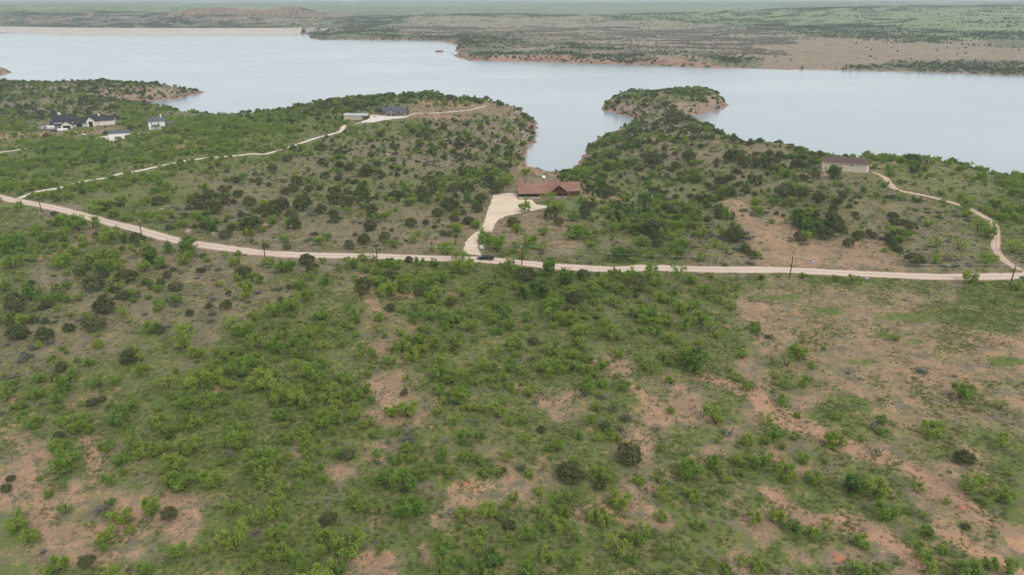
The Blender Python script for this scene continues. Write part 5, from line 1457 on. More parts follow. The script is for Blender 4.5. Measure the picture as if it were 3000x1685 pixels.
# ------------------------------------------------------------------ plants read off the photograph: (crop x, crop base y, crop width)
CROPS = {'A':(0,640,2.576),'B':(1000,640,2.576),'C':(2000,640,2.576),'D':(0,1160,2.576),'E':(1000,1160,2.576),'S':(2000,1200,2.576),'F':(1500,400,2.576),'G':(500,400,2.576)}
HAND = {
('A','juniper'):[(955,478,140),(800,705,160),(710,540,150),(800,445,70),(665,390,45),(1330,545,100),(1215,490,55),(1725,575,45),(265,785,75),(343,790,60),(345,910,130),(720,840,170),(140,905,160),(130,700,170),(1050,200,130),(1210,865,80),(470,1150,85),(420,1230,70),(1000,1080,150),(1305,400,45),(240,500,50)],
('A','broadleaf'):[(605,445,90),(1165,350,150),(1435,275,190),(1280,265,110),(930,190,90),(235,620,170)],
('A','mesquite'):[(355,180,100),(470,370,140),(265,330,90),(90,250,180),(100,380,130),(600,90,160),(690,80,130),(470,60,120),(820,185,130),(1050,275,150),(1770,360,90),(1395,345,120),(1565,330,60),(1660,515,60),(1800,475,80),(1935,495,120),(2140,410,130),(2200,395,100),(2040,365,100),(2450,495,80),(2330,470,90),(2440,340,60),(910,345,60),(175,320,50),(420,545,70),(505,535,80),(1335,640,100),(1195,700,70),(1050,515,40),(980,570,60),(1395,970,200),(1500,1050,140),(1060,1075,120),(1150,860,110),(1740,830,130),(1860,890,150),(1925,770,120),(2080,740,150),(2210,690,150),(1930,980,180),(2140,910,100),(2340,900,130),(2420,770,110),(2530,900,120),(680,1110,80),(760,1270,140),(470,1000,50),(300,980,70),(740,900,70),(925,740,100),(1690,1170,90),(1820,1190,160),(1995,1290,200),(2230,1140,120),(2300,1000,110),(2420,1250,120),(1480,1290,200),(1260,1290,150),(520,1300,200),(95,1310,70),(230,1330,60),(400,1330,120),(1560,1190,90)],
('B','juniper'):[(525,60,80),(225,85,100),(175,195,100),(330,170,90),(955,40,70),(1295,60,90),(640,45,50),(1385,470,150),(2190,310,120),(2380,215,75),(1445,945,80),(1775,925,55),(845,1000,50),(155,580,50),(590,575,90),(370,695,80),(1770,640,120),(2200,545,150),(475,1335,60),(380,460,110)],
('B','broadleaf'):[(2090,325,200),(1565,435,170),(1435,540,80),(1390,610,150),(1520,590,130),(1700,530,230)],
('B','mesquite'):[(870,100,90),(1015,75,80),(1080,185,130),(1175,245,150),(1415,225,130),(1510,245,110),(1525,130,90),(1770,150,120),(1705,170,90),(1325,110,90),(1310,215,70),(595,360,85),(715,365,80),(900,330,150),(930,400,160),(90,380,110),(165,320,70),(545,185,70),(580,135,60),(400,220,90),(1805,290,80),(2010,305,50),(2495,165,80),(2440,290,60),(360,590,150),(270,510,100),(480,500,110),(650,470,120),(745,490,120),(680,640,90),(910,585,100),(1060,560,100),(1170,580,90),(1590,700,150),(1590,780,140),(1690,790,130),(1740,810,120),(1830,700,70),(1245,740,120),(1145,790,110),(1090,730,100),(1255,840,130),(960,855,120),(1940,760,70),(1965,700,60),(1980,510,100),(2085,460,60),(2070,670,120),(2320,470,150),(2280,540,70),(1910,620,80),(1885,540,90),(2230,750,140),(2340,740,90),(2545,710,120),(1985,890,150),(2080,920,170),(2255,860,60),(2360,900,120),(2480,930,120),(2440,780,90),(1615,970,110),(1315,985,140),(1175,1050,120),(1000,930,70),(640,870,90),(755,900,60),(455,890,90),(290,860,110),(290,770,100),(130,740,110),(50,690,90),(470,720,70),(560,700,80),(700,760,110),(160,1000,110),(230,1040,90),(25,970,80),(1450,1070,80),(1285,1110,80),(1860,1090,80),(1965,1130,110),(1590,1190,160),(1640,1110,110),(1870,1310,150),(2125,1290,100),(740,1200,140),(820,1240,120),(910,1190,100),(490,1230,70),(205,1190,70),(50,1250,100),(740,1330,120),(890,1320,90),(1170,1290,70),(1345,1180,80),(1430,1330,100),(2430,1060,90),(2490,1250,90),(580,1150,60),(75,840,90)],
('C','juniper'):[(390,165,140),(525,290,70),(1745,350,130),(1250,215,80),(1070,155,120),(1315,160,90),(1430,150,65),(1570,205,90),(1150,60,110),(1720,100,90),(1595,50,80),(1670,50,60),(640,905,40)],
('C','broadleaf'):[(90,1150,210),(590,465,55),(950,110,150),(880,70,150)],
('C','mesquite'):[(60,490,95),(170,570,110),(262,570,55),(260,640,90),(400,600,45),(85,680,90),(30,700,90),(50,820,110),(370,690,100),(270,900,80),(215,450,55),(445,1050,80),(775,1110,120),(970,1130,60),(400,1220,70),(490,1300,90),(900,945,40),(1060,990,40),(150,325,100),(570,300,60),(330,260,60),(245,215,90),(120,80,70),(1900,330,90),(1900,220,100),(2080,235,120),(2230,100,130),(2290,145,130),(2500,260,140),(1640,185,80)],
('D','juniper'):[(85,640,60),(50,720,80),(1290,920,120),(2480,960,130),(660,1280,110),(700,70,80),(770,40,60),(450,330,80),(770,390,50)],
('D','mesquite'):[(240,240,130),(300,640,50),(810,670,110),(140,1000,180),(230,1100,130),(930,940,150),(985,1040,80),(680,990,80),(840,820,70),(500,890,110),(370,770,80),(500,560,200),(470,450,170),(590,260,170),(690,280,80),(910,210,180),(1060,470,120),(920,500,130),(1320,560,180),(1280,670,120),(1610,690,190),(1830,390,200),(1790,330,150),(1480,240,120),(1830,140,130),(1690,400,110),(2135,190,120),(1970,540,200),(2010,680,180),(2090,520,100),(2320,600,140),(2440,660,110),(2260,700,90),(2450,240,110),(2500,180,150),(2290,310,120),(2420,450,160),(1900,960,150),(1770,880,130),(2080,920,180),(2120,840,150),(1770,1130,230),(2100,1080,170),(2060,1230,160),(2140,1250,150),(2440,1080,150),(2270,1290,150),(430,1330,170),(1360,1200,150),(1560,1180,110),(1100,1340,120),(1900,1310,150)],
('E','juniper'):[(1720,630,200),(2165,500,200),(1510,270,65),(1990,250,80),(1220,575,55),(1270,1000,90),(50,480,110)],
('E','broadleaf'):[(1150,1290,170)],
('E','mesquite'):[(110,860,150),(510,900,210),(90,1200,260),(300,1160,90),(750,1180,170),(1030,1180,150),(880,1260,110),(750,1340,230),(1300,790,90),(1100,910,160),(1250,850,80),(920,920,120),(1510,890,100),(1490,740,80),(1640,810,170),(1640,1010,140),(1690,900,90),(1290,1150,100),(1400,1090,140),(1560,1240,150),(1400,1290,130),(1760,1290,170),(1980,970,120),(2090,1180,200),(2100,830,160),(1970,640,150),(2270,1050,150),(2400,940,110),(2250,670,90),(2390,650,80),(1780,1090,80),(2420,420,70),(2420,590,80),(1880,200,90),(1380,350,90),(1550,420,60),(1170,160,150),(1370,210,90),(1270,220,80),(850,220,110),(730,130,80),(510,150,160),(380,160,120),(240,220,80),(100,130,90),(1030,510,100),(1080,600,90),(1240,490,90),(1420,610,90),(820,600,120),(710,590,60),(750,470,120),(930,350,140),(710,350,80),(470,620,110),(410,510,110),(530,490,80),(300,650,150),(600,410,80),(500,430,100),(560,300,50),(420,290,60),(355,365,45),(220,300,40),(1790,320,80),(1950,340,100),(2180,1260,100),(1950,1290,80),(2400,1170,90),(2060,80,70),(2240,210,40)],
('S','juniper'):[(2130,900,65),(2120,400,150)],
('S','mesquite'):[(260,250,80),(480,260,110),(215,430,120),(910,400,100),(980,540,130),(1060,400,60),(750,300,70),(640,400,110),(690,220,130),(620,120,130),(1230,190,60),(1450,640,190),(1520,830,180),(1760,620,130),(970,960,110),(1075,900,90),(540,860,130),(780,530,150),(120,900,110),(430,1180,110),(210,1180,90),(560,1230,120),(1850,1220,180),(1960,1090,80),(2160,610,190),(2280,720,90),(1800,820,100),(1870,200,150),(865,60,60),(1140,70,80),(1500,100,80),(1590,120,60),(250,100,180),(700,830,140),(840,920,120),(1350,1030,140),(2450,1240,140),(2310,1200,120),(1770,1050,80),(1180,1220,60),(1290,1220,110),(1700,330,60),(1500,190,90)],
('F','juniper'):[(1840,370,105),(1085,210,100),(1015,180,80),(1330,190,130),(1650,190,140),(1905,240,100),(2250,220,60),(2050,460,150),(2195,455,80),(2310,500,110),(2490,470,70),(2430,680,120),(1560,615,70),(1345,705,60),(1675,790,130),(1815,915,70),(1075,740,150),(570,550,80),(615,540,60),(295,620,120),(555,620,90),(350,670,80),(20,670,60)],
('F','broadleaf'):[(665,415,140),(810,650,180),(1000,520,150),(2430,320,130)],
('F','mesquite'):[(480,760,130),(540,510,90),(90,570,110),(270,500,120),(330,570,130),(460,640,110),(100,290,70),(750,720,120)],
('G','juniper'):[(1145,210,70),(1165,320,65),(770,265,80),(880,190,70),(950,360,85),(1480,300,100),(1275,240,75),(1355,255,75),(850,545,110),(1000,555,150),(780,605,120),(920,625,90),(930,700,110),(1140,580,90),(1255,510,130),(1520,580,90),(1690,470,80),(2110,560,115),(2020,605,90),(1815,680,80),(1510,705,95),(2315,570,90),(2345,500,90),(2250,660,75),(2210,590,45),(630,700,190),(550,700,60),(590,735,80),(445,750,45),(325,580,170),(300,490,110),(190,510,110),(510,460,70),(870,440,70),(600,520,100),(680,580,60),(2460,425,130)],
('G','broadleaf'):[(270,700,250),(310,730,110),(2240,495,100)],
('G','willow'):[(2410,200,120)],
('G','mesquite'):[(2160,720,85),(2305,690,70),(2360,780,100),(2460,860,150),(860,800,80),(1120,820,90),(1190,790,80),(1345,590,90),(640,815,40),(200,620,80),(430,620,50),(705,535,80),(700,720,60),(2530,365,100)],
}
SPECIAL = {  # the plants that stand out, by crop position
('A',800,705):'large round dark juniper alone on dry grass at left', ('A',955,478):'tall dark juniper above the lone round one at left', ('A',1165,350):'bright green rounded leafy bush below the road at left',
('A',1435,275):'broad deep green tree touching the lower road edge at left', ('B',1385,470):'tall two toned juniper at the foot of the roadside pole', ('B',2090,325):'big dense green tree above the road, right of the yard',
('B',1565,435):'rounded green tree at the road edge, right of the pole', ('C',90,1150):'large bright green rounded bush left of the bare field', ('E',2165,500):'big round dark juniper on red soil near the centre bottom',
('E',1720,630):'wide olive juniper left of the big round dark one', ('E',1300,790):'small umbrella shaped mesquite alone on bare red soil', ('E',1150,1290):'dark rounded bush at the bottom edge', ('C',1745,350):'tall juniper in grey brush just above the right road',
('G',2410,200):'yellow green willow at the ravine mouth by the inlet', ('G',2530,365):'neat round mesquite on the lawn left of the log house', ('G',2460,425):'dark juniper by the top corner of the gravel yard',
('C',775,1110):'bright mesquite alone at the left of the bare field', ('B',595,360):'small round mesquite at the road edge left of the pickup', ('B',715,365):'second small round mesquite nearer the pickup', ('B',1870,1310):'yellowish tall mesquite with bare stem at centre',
('F',1840,370):'large round juniper on the rocky slope left of tan house', ('B',900,330):'tall mesquite overlapping the road below the pickup', ('F',665,415):'pale green rounded tree right of the log house',
('C',215,450):'thin sparse mesquite by the road left of the bare field', ('C',590,465):'small bright bush left of the bare field pole', ('S',2130,900):'small dark yellowish juniper at lower right', ('E',90,1200):'very large mesquite clump at the bottom left of centre',
}
plants = []     # (x,y,z,width,kind,special label or None)
for (cr, kind), L in HAND.items():
    x0, y0, s = CROPS[cr]
    pxs = [x0 + a/s for a,_,_ in L]; pys = [y0 + bb/s for _,bb,_ in L]
    g = ground(pxs, pys)
    for (a, bb, w), p in zip(L, g):
        wm = w/s * mpp(p)
        plants.append([p[0], p[1], p[2], max(1.0, min(wm*1.08, 9.5)), kind, SPECIAL.get((cr, a, bb))])
hand_xy = np.array([(p[0], p[1], p[3]) for p in plants])

# keep-clear test: roads, yards, buildings
def clear(x, y, margin=1.0, lawn=True):
    ok = np.ones(len(x), bool)
    for k, (pp, w) in paths.items():
        d, _ = dist_line(pp[::3], x, y); ok &= d > w/2 + margin
    for k in PADS:
        if k != 'lawn' or lawn: ok &= sdf(PADS[k], x, y) < -margin*.6
    for k, (c, yaw, hw, hd) in site.items():
        lx = (x-c.x)*math.cos(yaw) + (y-c.y)*math.sin(yaw); ly = -(x-c.x)*math.sin(yaw) + (y-c.y)*math.cos(yaw)
        ok &= (np.abs(lx) > hw+margin*.5) | (np.abs(ly) > hd+margin*.5)
    return ok
def scatter_pts(n, ymax, ymin=62, seed=1):
    r = np.random.default_rng(seed)
    y = np.sqrt(r.random(n)*(ymax**2 - ymin**2) + ymin**2); x = (r.random(n)*2-1)*.92*y
    return x, y, r
# sight lines kept open in front of houses, drives and the pickup
OPEN = []
for nm, dist in (('cabin',30),('tan_house',14),('grey_house',16),('shop',16),('white_house',10),('white_garage',14),('big_house',30)):
    c, yaw, hw, hd = site[nm]; t = Vector((-c.x, -c.y)).normalized(); OPEN.append((c.x + t.x*dist*.6, c.y + t.y*dist*.6, hw*.9, dist*.75))
tk = gp(1423, 761); OPEN += [(tk.x-1, tk.y-9, 6.5, 9.5)]
AREA = .92*(930**2 - 62**2)
TRAILS = [ground([a for a,_ in pts], [b2 for _,b2 in pts]) for pts, w in SOIL_LINES[:5]]
def random_plants(kind, ch, dens, wmean, wsig, wmin, wmax, seed):
    n = int(AREA*dens); x, y, r = scatter_pts(n, 930, 62, seed)
    ins = sdf(P_near, x, y); z = hsample(x, y)
    cvr = cover_near(x, y, z)[:, ch]
    cl = np.clip(.5 + 1.9*fbm(x, y, 18, 3, seed+90), .05, 1.6)
    shr = np.where((ins < 16) & (y > 300), {'mesquite':.25,'juniper':.75,'broadleaf':.55}[kind], 0)
    keep = (r.random(n) < np.maximum(cvr, shr)*cl) & (ins > 1.2) & (z > ZW + .35)
    x, y, z = x[keep], y[keep], z[keep]
    w = np.clip(np.exp(r.normal(math.log(wmean), wsig, len(x))), wmin, wmax)
    ok = clear(x, y, 1.6)
    for (hx, hy, hw_) in hand_xy: ok &= np.hypot(x-hx, y-hy) > .38*(hw_ + w)
    for pk, dd in (('drive_l',10),('drive_e',10)):
        for q in (.35,.7,1.0):
            d_, _ = dist_line(paths[pk][0][::3] - np.array([0, dd*q, 0]), x, y); ok &= (d_ > 2.6) | (r.random(len(x)) < .3)
    ok &= (sdf(RIDGE, x, y) < 1) & ((sdf(FIELD, x, y) < 0) | (r.random(len(x)) < .18))
    for tr_ in TRAILS:
        d_, _ = dist_line(tr_, x, y); ok &= d_ > 1.5 + .35*w
    for ox, oy_, rx, ry in OPEN: ok &= ((x-ox)/rx)**2 + ((y-oy_)/ry)**2 > 1
    x, y, z, w = x[ok], y[ok], z[ok], w[ok]
    # thin out overlaps
    order = np.argsort(-w); cell = {}; res = []
    for i in order:
        gx, gy = int(x[i]//3), int(y[i]//3); bad = False
        for a in (-1,0,1):
            for c in (-1,0,1):
                for j in cell.get((gx+a, gy+c), ()):
                    if (x[i]-x[j])**2 + (y[i]-y[j])**2 < (.33*(w[i]+w[j]))**2: bad = True; break
        if not bad: cell.setdefault((gx,gy), []).append(i); res.append(i)
    return [[x[i], y[i], z[i], w[i], kind, None] for i in res]
plants += random_plants('mesquite', 3, .150, 2.6, .46, .9, 6.0, 101)
plants += random_plants('juniper', 4, .042, 2.9, .40, .9, 6.2, 102)
plants += random_plants('broadleaf', 6, .038, 3.2, .34, 1.4, 6.2, 103)

# ------------------------------------------------------------------ plants: the largest in view one by one, the rest as thickets
road_img = np.array([proj(p[0], p[1], p[2])[:2] for p in road_p])
o_ = np.argsort(road_img[:,0])
def road_y(px): return float(np.interp(px, road_img[o_,0], road_img[o_,1]))
drive_img = np.array([proj(p[0], p[1], p[2])[:2] for p in paths['drive_l'][0]]); od = np.argsort(drive_img[:,0])
SIDE = ['at the left edge','left of centre','at the centre','right of centre','at the right edge']
def zone(px, py):
    ry = road_y(px)
    if py < ry - 4:
        if px < 835 and py < 335: return 'by the left cove'
        if 1740 < px < 2150 and py < 348: return 'on the rocky island'
        if 820 < px < 1600 and py < 345: return 'on the stone house peninsula'
        if px < 1100 and py < np.interp(px, drive_img[od,0], drive_img[od,1]): return 'beyond the white drive, ' + ('far left' if px < 400 else 'near the white house' if px < 700 else 'below the metal shop')
        if px < 500: return 'between white drive and road, far left'
        if px < 850: return 'on the slope between drive and road'
        if px < 1150 and py < 560: return 'on the slope below the stone house'
        if px < 1150: return 'on the dry slope above the road'
        if px < 1480 and py < 560: return 'in the ravine left of the log house'
        if px < 1390: return 'left of the gravel driveway'
        if px < 1720 and py > 575: return 'in the front yard of the log house'
        if px < 1720: return 'behind the log house'
        if px < 2110 and py > 640: return 'by the wooded draw above the road'
        if px < 2110 and py < 470: return 'on the point beyond the log house'
        if px < 2110: return 'in the draw right of the log house'
        if px < 2480 and py < 560: return 'on the hill left of the tan house'
        if px < 2480: return 'beside the bare ridge'
        if py < 520: return 'around the tan house'
        return 'on the hillside below the tan house'
    d = py - ry; s = SIDE[min(4, int(px/600))]
    if d < 60: return 'along the road edge, ' + s
    if d < 190: return 'a little below the road, ' + s
    if d < 380: return 'in the middle scrub, ' + s
    if d < 600: return 'in the near scrub, ' + s
    return 'at the bottom, ' + s
WORD = {'mesquite':('green mesquite','mesquite','mesquite_tree'), 'juniper':('dark juniper','juniper','juniper_tree'), 'broadleaf':('leafy tree','tree','leafy_tree'), 'willow':('yellow green willow','tree','willow_tree')}
def sizeword(w): return 'small' if w < 2.2 else 'medium' if w < 3.6 else 'large' if w < 5.2 else 'very large'
rest = {k: [] for k in PROTO}
ORD = ['first','second','third','fourth','fifth','sixth','seventh','eighth','ninth','tenth','eleventh','twelfth','thirteenth','fourteenth','fifteenth','sixteenth','seventeenth','eighteenth','nineteenth','twentieth','twenty-first','twenty-second','twenty-third','twenty-fourth','twenty-fifth','twenty-sixth','twenty-seventh','twenty-eighth','twenty-ninth','thirtieth']
shared = {}
rv = np.random.default_rng(55)
for kind in PROTO:
    L = [p for p in plants if p[4] == kind]
    P = np.array([(p[0],p[1],p[2],p[3]) for p in L]); px, py, dep = proj(P[:,0], P[:,1], P[:,2])
    inview = (px > 4) & (px < 2996) & (py < 1700) & (py > 180)
    score = P[:,3]/dep * inview + np.array([10. if p[5] else 0. for p in L])
    order = np.argsort(-score)
    lim = {'mesquite':292,'juniper':262,'broadleaf':120,'willow':5}[kind]
    pick = set(int(i) for i in order[:lim] if score[i] > .004)
    for i, p in enumerate(L):
        sc = p[3]/KW[kind]; vi = int(rv.integers(len(PROTO[kind]))); rot = float(rv.random()*6.283); hz_ = float(rv.uniform(.85, 1.15)); zk = (p[2] - .05)
        if i not in pick:
            rest[kind].append((p[0], p[1], zk, rot, sc, vi)); continue
        wd, cat, nm = WORD[kind]
        t = empty(nm, (p[0], p[1], zk), rot); t.scale = (sc*hz_, sc/hz_, sc*float(rv.uniform(.88, 1.12)))
        z_ = zone(px[i], py[i])
        if p[5]: tag(t, p[5], cat)
        else:
            lb = '%s %s %s' % (sizeword(p[3]), wd, z_)
            tag(t, lb, cat, '%s %s' % (wd.split()[-1] + 's', z_)); shared.setdefault(lb, []).append((float(px[i]), t))
        link('trunk', PROTO[kind][vi][0], t); link('crown', PROTO[kind][vi][1], t)

for lb, L in shared.items():                            # look-alikes of one place are told apart by their order from the left
    L.sort(key=lambda q: q[0])
    if len(L) > 1:
        for k, (_, t) in enumerate(L):
            t['label'] = lb + (', %s from left' % ORD[k] if k < len(ORD) else ', among those farthest right')

# scattered masses: one object each, instanced from small models
def gn_tree():
    ng = bpy.data.node_groups.new('scatter', 'GeometryNodeTree')
    ng.interface.new_socket('Geometry', in_out='INPUT', socket_type='NodeSocketGeometry')
    ng.interface.new_socket('Geometry', in_out='OUTPUT', socket_type='NodeSocketGeometry')
    return ng
def scatter(name, meshes, pts, label, cat):
    """pts rows: x,y,z,rot,scale,index"""
    pts = np.array(pts, float)
    if len(pts) == 0: return
    col = bpy.data.collections.new(name + '_models')
    for i, me in enumerate(meshes):
        o = bpy.data.objects.new('%s_model_%02d' % (name, i), me); col.objects.link(o)
    me = bpy.data.meshes.new(name); me.vertices.add(len(pts)); me.vertices.foreach_set('co', pts[:,:3].astype(np.float32).ravel())
    for nme, typ, colm in (('rot','FLOAT',3),('scl','FLOAT',4),('idx','INT',5)):
        a = me.attributes.new(nme, typ, 'POINT'); a.data.foreach_set('value', pts[:,colm].astype(np.int32 if typ == 'INT' else np.float32))
    me.update()
    ob = link(name, me)
    ng = gn_tree(); N, Lk = ng.nodes, ng.links
    gi, go = N.new('NodeGroupInput'), N.new('NodeGroupOutput')
    ci = N.new('GeometryNodeCollectionInfo'); ci.inputs['Collection'].default_value = col; ci.inputs['Separate Children'].default_value = True; ci.inputs['Reset Children'].default_value = True
    ip = N.new('GeometryNodeInstanceOnPoints'); ip.inputs['Pick Instance'].default_value = True
    def na(n, t): q = N.new('GeometryNodeInputNamedAttribute'); q.data_type = t; q.inputs['Name'].default_value = n; return [s for s in q.outputs if s.enabled][0]
    cx_ = N.new('ShaderNodeCombineXYZ'); Lk.new(na('rot','FLOAT'), cx_.inputs['Z'])
    er = N.new('FunctionNodeEulerToRotation'); Lk.new(cx_.outputs[0], er.inputs[0])
    cs_ = N.new('ShaderNodeCombineXYZ'); s_ = na('scl','FLOAT')
    for k in 'XYZ': Lk.new(s_, cs_.inputs[k])
    Lk.new(gi.outputs[0], ip.inputs['Points']); Lk.new(ci.outputs[0], ip.inputs['Instance']); Lk.new(na('idx','INT'), ip.inputs['Instance Index'])
    Lk.new(er.outputs[0], ip.inputs['Rotation']); Lk.new(cs_.outputs[0], ip.inputs['Scale'])
    Lk.new(ip.outputs[0], go.inputs[0])
    md = ob.modifiers.new('scatter', 'NODES'); md.node_group = ng
    return tag(ob, label, cat, kind='stuff')
scatter('mesquite_thicket', [p[2] for p in PROTO['mesquite']], rest['mesquite'], 'smaller and farther mesquites merging into green thickets', 'thicket')
scatter('juniper_brush', [p[2] for p in PROTO['juniper']], rest['juniper'], 'smaller and farther junipers dotting the slopes', 'brush')
scatter('leafy_thicket', [p[2] for p in PROTO['broadleaf']], rest['broadleaf'], 'small leafy trees crowding the draws', 'thicket')

# grey thorn brush
br = []
n = int(AREA*.06); x, y, r = scatter_pts(n, 900, 62, 201); z = hsample(x, y); cvr = cover_near(x, y, z)[:,5]
keep = (r.random(n) < cvr*np.clip(.4+2.6*fbm(x, y, 16, 3, 205), .03, 1.6)) & (sdf(P_near, x, y) > 3) & clear(x, y, 1.2)
x, y, z = x[keep], y[keep], z[keep]
br = np.stack([x, y, z-.03, r.random(len(x))*6.28, np.clip(np.exp(r.normal(-.05,.35,len(x))), .4, 1.8), r.integers(0, 6, len(x))], 1)
bm_ = [brush(s).mesh('brush', M['twig']) for s in (1,2,3,4)] + [brush(s, .7, 170).mesh('brush', M['sage']) for s in (5,6)]
scatter('grey_brush', bm_, br, 'low grey thorn brush on the dry slopes', 'brush')
# grass
n = 330000; x, y, r = scatter_pts(n, 330, 62, 301); z = hsample(x, y); cv = cover_near(x, y, z)
pg = np.clip(cv[:,1]*.85 - cv[:,0]*.6 + fbm(x, y, 5, 3, 305)*1.1 + .05, 0, 1); pt = np.clip(.34 - cv[:,1]*.25 + fbm(x, y, 6, 3, 306)*.8, 0, 1)*.6
u = r.random(n); isg = u < pg*.75; ist = (~isg) & (u < pg*.75 + pt*.5)
keep = (isg | ist) & clear(x, y, .3, False) & ((sdf(RIDGE, x, y) < 0) | (r.random(n) < .25))
gr = np.stack([x[keep], y[keep], z[keep]-.03, r.random(keep.sum())*6.28, np.clip(np.exp(r.normal(-.05,.38,keep.sum())), .4, 1.7), np.where(isg[keep], r.integers(0,4,keep.sum()), r.integers(4,7,keep.sum()))], 1)
n = 170000; x, y, r = scatter_pts(n, 680, 330, 311); z = hsample(x, y); cv = cover_near(x, y, z); u = r.random(n)
kp = (u < .55*np.clip(.6 + 1.6*fbm(x, y, 8, 3, 315), .1, 1.2)) & clear(x, y, .5, False) & (sdf(P_near, x, y) > 2) & ((sdf(RIDGE, x, y) < 0) | (u < .12))
g2 = r.random(n) < .25 + .5*cv[:,1]
gr = np.vstack([gr, np.stack([x[kp], y[kp], z[kp]-.05, r.random(kp.sum())*6.28, np.clip(np.exp(r.normal(.55,.35,kp.sum())), .8, 3.0), np.where(g2[kp], r.integers(0,4,kp.sum()), r.integers(4,7,kp.sum()))], 1)])
gm = [tuft(s).mesh('grass', M['grass_green']) for s in (1,2,3,4)] + [tuft(s, 18, .32).mesh('grass', M['grass_tan']) for s in (5,6,7)]
scatter('grass', gm, gr, 'green and dry bunch grass over the scrubland', 'grass')
# broken stone on slopes and along the waterline
n = 90000; x, y, r = scatter_pts(n, 930, 280, 401); z = hsample(x, y); ins = sdf(P_near, x, y); cv = cover_near(x, y, z)
sh_ = (ins > -1.5) & (ins < 7)
keep = ((sh_ & (r.random(n) < .9)) | (r.random(n) < cv[:,2]*.16*np.clip(.3+3*fbm(x, y, 25, 3, 405), 0, 2))) & (ins > -1.5) & clear(x, y, 1)
x, y, z, shk = x[keep], y[keep], z[keep], sh_[keep]
rk_ = np.stack([x, y, np.maximum(z, ZW-.3), r.random(len(x))*6.28, np.clip(np.exp(r.normal(-.55,.5,len(x))), .18, 2.2), np.where(shk & (r.random(len(x)) < .6), r.integers(3,6,len(x)), r.integers(0,3,len(x)))], 1)
rm = []
for i in range(6):
    me = rockproto(i+1); me.materials.append(M['rock'] if i < 3 else M['red_rock']); rm.append(me)
scatter('rocks', rm, rk_, 'broken tan and red stone on the slopes and waterline', 'rocks')
# brush on the far shore
n = 560000; r = np.random.default_rng(501); y = np.sqrt(r.random(n)*(3900**2-1000**2)+1000**2); x = (r.random(n)*2-1)*.85*y; z = hsample(x, y); cv = cover_far(x, y, z)
ins = np.maximum(sdf(P_far, x, y), sdf(P_head, x, y)); slp = hsample(x, y, slope.reshape(HG.shape))
px, py, dep = proj(x, y, z)
keep = (ins > 2) & (z > ZW+.6) & (r.random(n) < np.clip(cv[:,4]**1.6*.5 + .4*(slp > .08) + .5*((ins < 60) & (cv[:,4] > .45)) - .35*(cv[:,3] > .5), 0.012, .9)*np.clip(.5+2.2*fbm(x, y, 70, 3, 505), .04, 1.5))
keep &= (hsample(x, y, BUTTE) < 4) | (r.random(n) < .35)
keep &= ~((px < 905) & (sdf(P_far, x, y) < 170))
x, y, z = x[keep], y[keep], z[keep]
fb = np.stack([x, y, z-.1, r.random(len(x))*6.28, np.clip(np.exp(r.normal(-.32,.38,len(x))), .3, 1.6), r.integers(0,9,len(x))], 1)
fm = [p[2] for p in PROTO['juniper']][:6] + [p[2] for p in PROTO['broadleaf']][:3]
n = 120000; y = np.sqrt(r.random(n)*(2700**2-1100**2)+1100**2); x = (r.random(n)*2-1)*.6*y; z = hsample(x, y); cv = cover_far(x, y, z)
k2 = (sdf(P_far, x, y) > 25) & (r.random(n) < np.clip((cv[:,3]-.35)*1.6, 0, 1)*np.clip(.35+2.6*fbm(x, y*2.2, 120, 3, 515), .02, 1))
fs = np.stack([x[k2], y[k2], z[k2]-.1, r.random(k2.sum())*6.28, np.clip(np.exp(r.normal(.95,.3,k2.sum())), 1.4, 4), r.integers(0,3,k2.sum())], 1)
scatter('far_scrub', [brush(q).mesh('scrub', M['straw_twig']) for q in (21,22)] + [brush(23).mesh('scrub', M['twig'])], fs, 'leafless grey brown scrub over the far plateau', 'scrub')
scatter('far_brush', fm, fb, 'dark juniper brush across the far shore', 'brush')

# ------------------------------------------------------------------ single small things among the grass
cm = [cactus(s).mesh('prickly_pear', M['cactus']) for s in (1,2,3)]
for k, (px, py, w, lab) in enumerate([(2563,1332,48,'grey green prickly pear clump on the bare trail at lower right'),(2559,1258,46,'prickly pear clump above the lower right trail'),(1796,1207,40,'flowering prickly pear clump right of centre on red soil'),
        (1922,1263,36,'low prickly pear clump on the bare soil right of centre'),(1390,1240,40,'pale prickly pear clump in grass at centre'),(1567,1182,32,'small dark prickly pear on red soil at centre'),(1490,1126,30,'bluish prickly pear clump in the middle scrub'),
        (2130,1275,44,'prickly pear beside the mesquites left of the trail'),(2783,1386,24,'tiny prickly pear beside the lower right trail'),(262,857,26,'prickly pear at the foot of the brown juniper at left'),(1140,835,40,'prickly pear patch among mesquites below the guyed pole'),
        (1817,1262,34,'prickly pear clump left of the big round juniper')]):
    p = gp(px, py); s = w*mpp(p)/2.2; o = link('prickly_pear', cm[k % 3]); o.location = (p.x, p.y, p.z); o.scale = (s,s,s*1.05); o.rotation_euler = (0,0,k*1.3); tag(o, lab, 'cactus')
def deadwood(seed, n):
    r = np.random.default_rng(seed); s = Soup()
    for i in range(n):
        a = r.random()*6.3; p0 = np.array([r.normal()*.2, r.normal()*.2, .05]); d = np.array([math.cos(a), math.sin(a), r.uniform(.05,.5)])
        p1 = p0 + d*r.uniform(.8,1.6); p2 = p1 + (d + r.normal(size=3)*.5)*.7
        limb(s, [p0, p1, p2], .07, .015, 4)
        limb(s, [p1, p1 + (d + r.normal(size=3)*.8)*.6], .035, .01, 4)
    return s.mesh('dead_branches', M['dead_wood'])
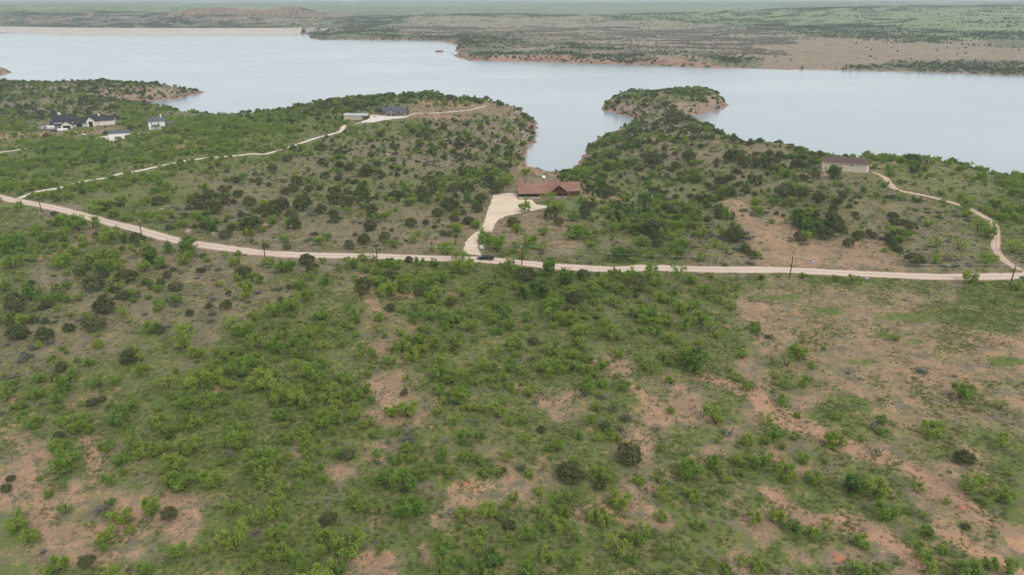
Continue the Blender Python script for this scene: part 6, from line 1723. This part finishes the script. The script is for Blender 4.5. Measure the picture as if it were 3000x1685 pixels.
for px, py, sc, nn, lab in ((2962,1334,1.0,8,'pile of bleached dead branches at the right edge'),(2290,1545,1.5,4,'fallen dead limb in the grass at lower right'),(2525,1555,1.0,4,'bleached forked branch on bare soil at lower right'),(1395,1630,1.1,4,'small white branch on grass at the bottom'),
        (1738,1428,1.0,3,'forked white stick in grass near the big juniper'),(1315,1505,1.2,3,'dead upright twig at the edge of the bare patch'),(1705,1495,1.0,4,'bare twig bush on the soil strip at bottom right of centre'),(1565,1055,1.2,5,'grey dead shrub on the soil strip at centre')):
    p = gp(px, py); o = link('dead_branches', deadwood(int(px), nn)); o.location = (p.x, p.y, p.z); o.scale = (sc,)*3; tag(o, lab, 'branches')
mound_m = surf('ant_mound_soil', (.38,.185,.11), (.33,.155,.092), 3, .95, .1)
for px, py, w, lab in ((1366,1419,22,'round red ant mound left of the bare patch at centre bottom'),(1264,1250,15,'small red ant mound in grass at centre'),(1243,1393,14,'small red ant mound left of the round one'),(1497,1403,16,'red ant mound right of the round one'),
        (2131,957,17,'red ant mound in grass left of the bare field'),(2335,917,13,'small dark red ant mound on the bare field'),(2215,907,20,'pale red ant mound at the bare field edge'),(2819,1486,26,'large red ant mound on the lower right trail'),(2458,1634,34,'wide red ant mound in grass at bottom right'),(612,922,14,'orange ant mound in grass at left')):
    p = gp(px, py); rr = w*mpp(p)/2*1.15; mb = MB(); k = 14
    def ringpt(q, i): a = i*2*math.pi/k; f = 1+.12*math.sin(3*a+px); xx, yy = math.cos(a)*rr*q*f, math.sin(a)*rr*q*f; return (xx, yy, float(hsample(p.x+xx, p.y+yy))-p.z + .05 + .28*max(0, 1-q*1.02)**1.3 - (.08 if q > .99 else 0))
    for qa, qb in ((.001,.3),(.3,.65),(.65,1.0)):
        for i in range(k): mb.poly(ringpt(qa,i), ringpt(qb,i), ringpt(qb,(i+1)%k), ringpt(qa,(i+1)%k))
    o = mb.build('ant_mound', mound_m, None, True); o.location = p; tag(o, lab, 'mound')
# young planted evergreens in the yard left of the driveway
def sapling(seed):
    r = np.random.default_rng(seed); tr, cr = Soup(), Soup(); limb(tr, [np.array([0,0,-.1]), np.array([0,0,1.0]), np.array([0,0,1.9])], .05, .015)
    hgt = r.uniform(.25,1.9,46); rad = (2.0-hgt)*.30; a = r.random(46)*6.3
    cr.tris(leaves(r, np.stack([np.cos(a)*rad, np.sin(a)*rad, hgt], 1), .16, 7, .2, .12, np.array([0,0,.6]), .3, 1)); return tr.mesh('trunk', M['bark']), cr.mesh('crown', M['jun_leaf'])
sm = sapling(1)
for bx, by, s, lab in ((765,238,1.5,'tallest planted evergreen sapling in the yard left of the driveway'),(784,124,1.1,'planted sapling highest up the yard left of the driveway'),(714,162,.8,'small planted sapling at the middle of the left yard'),(683,200,.9,'planted sapling left of the tallest one'),(862,200,1.0,'planted sapling on green grass nearest the driveway'),(637,166,.7,'tiny planted sapling at the left of the yard row')):
    p = gp(1000+bx/2.576, 640+by/2.576); t = empty('evergreen_sapling', p); t.scale = (s,)*3; tag(t, lab, 'sapling', 'planted saplings in the yard'); link('trunk', sm[0], t); link('crown', sm[1], t)
for px, py, s, lab in ((1724,572,2.0,'slim dark cypress left of the other beside the log house lawn'),(1736,582,2.3,'slim dark cypress right of the other beside the lawn')):
    p = gp(px, py); t = empty('cypress_tree', p); t.scale = (s*.7,s*.7,s*1.3); tag(t, lab, 'cypress'); link('trunk', sm[0], t); link('crown', sm[1], t)
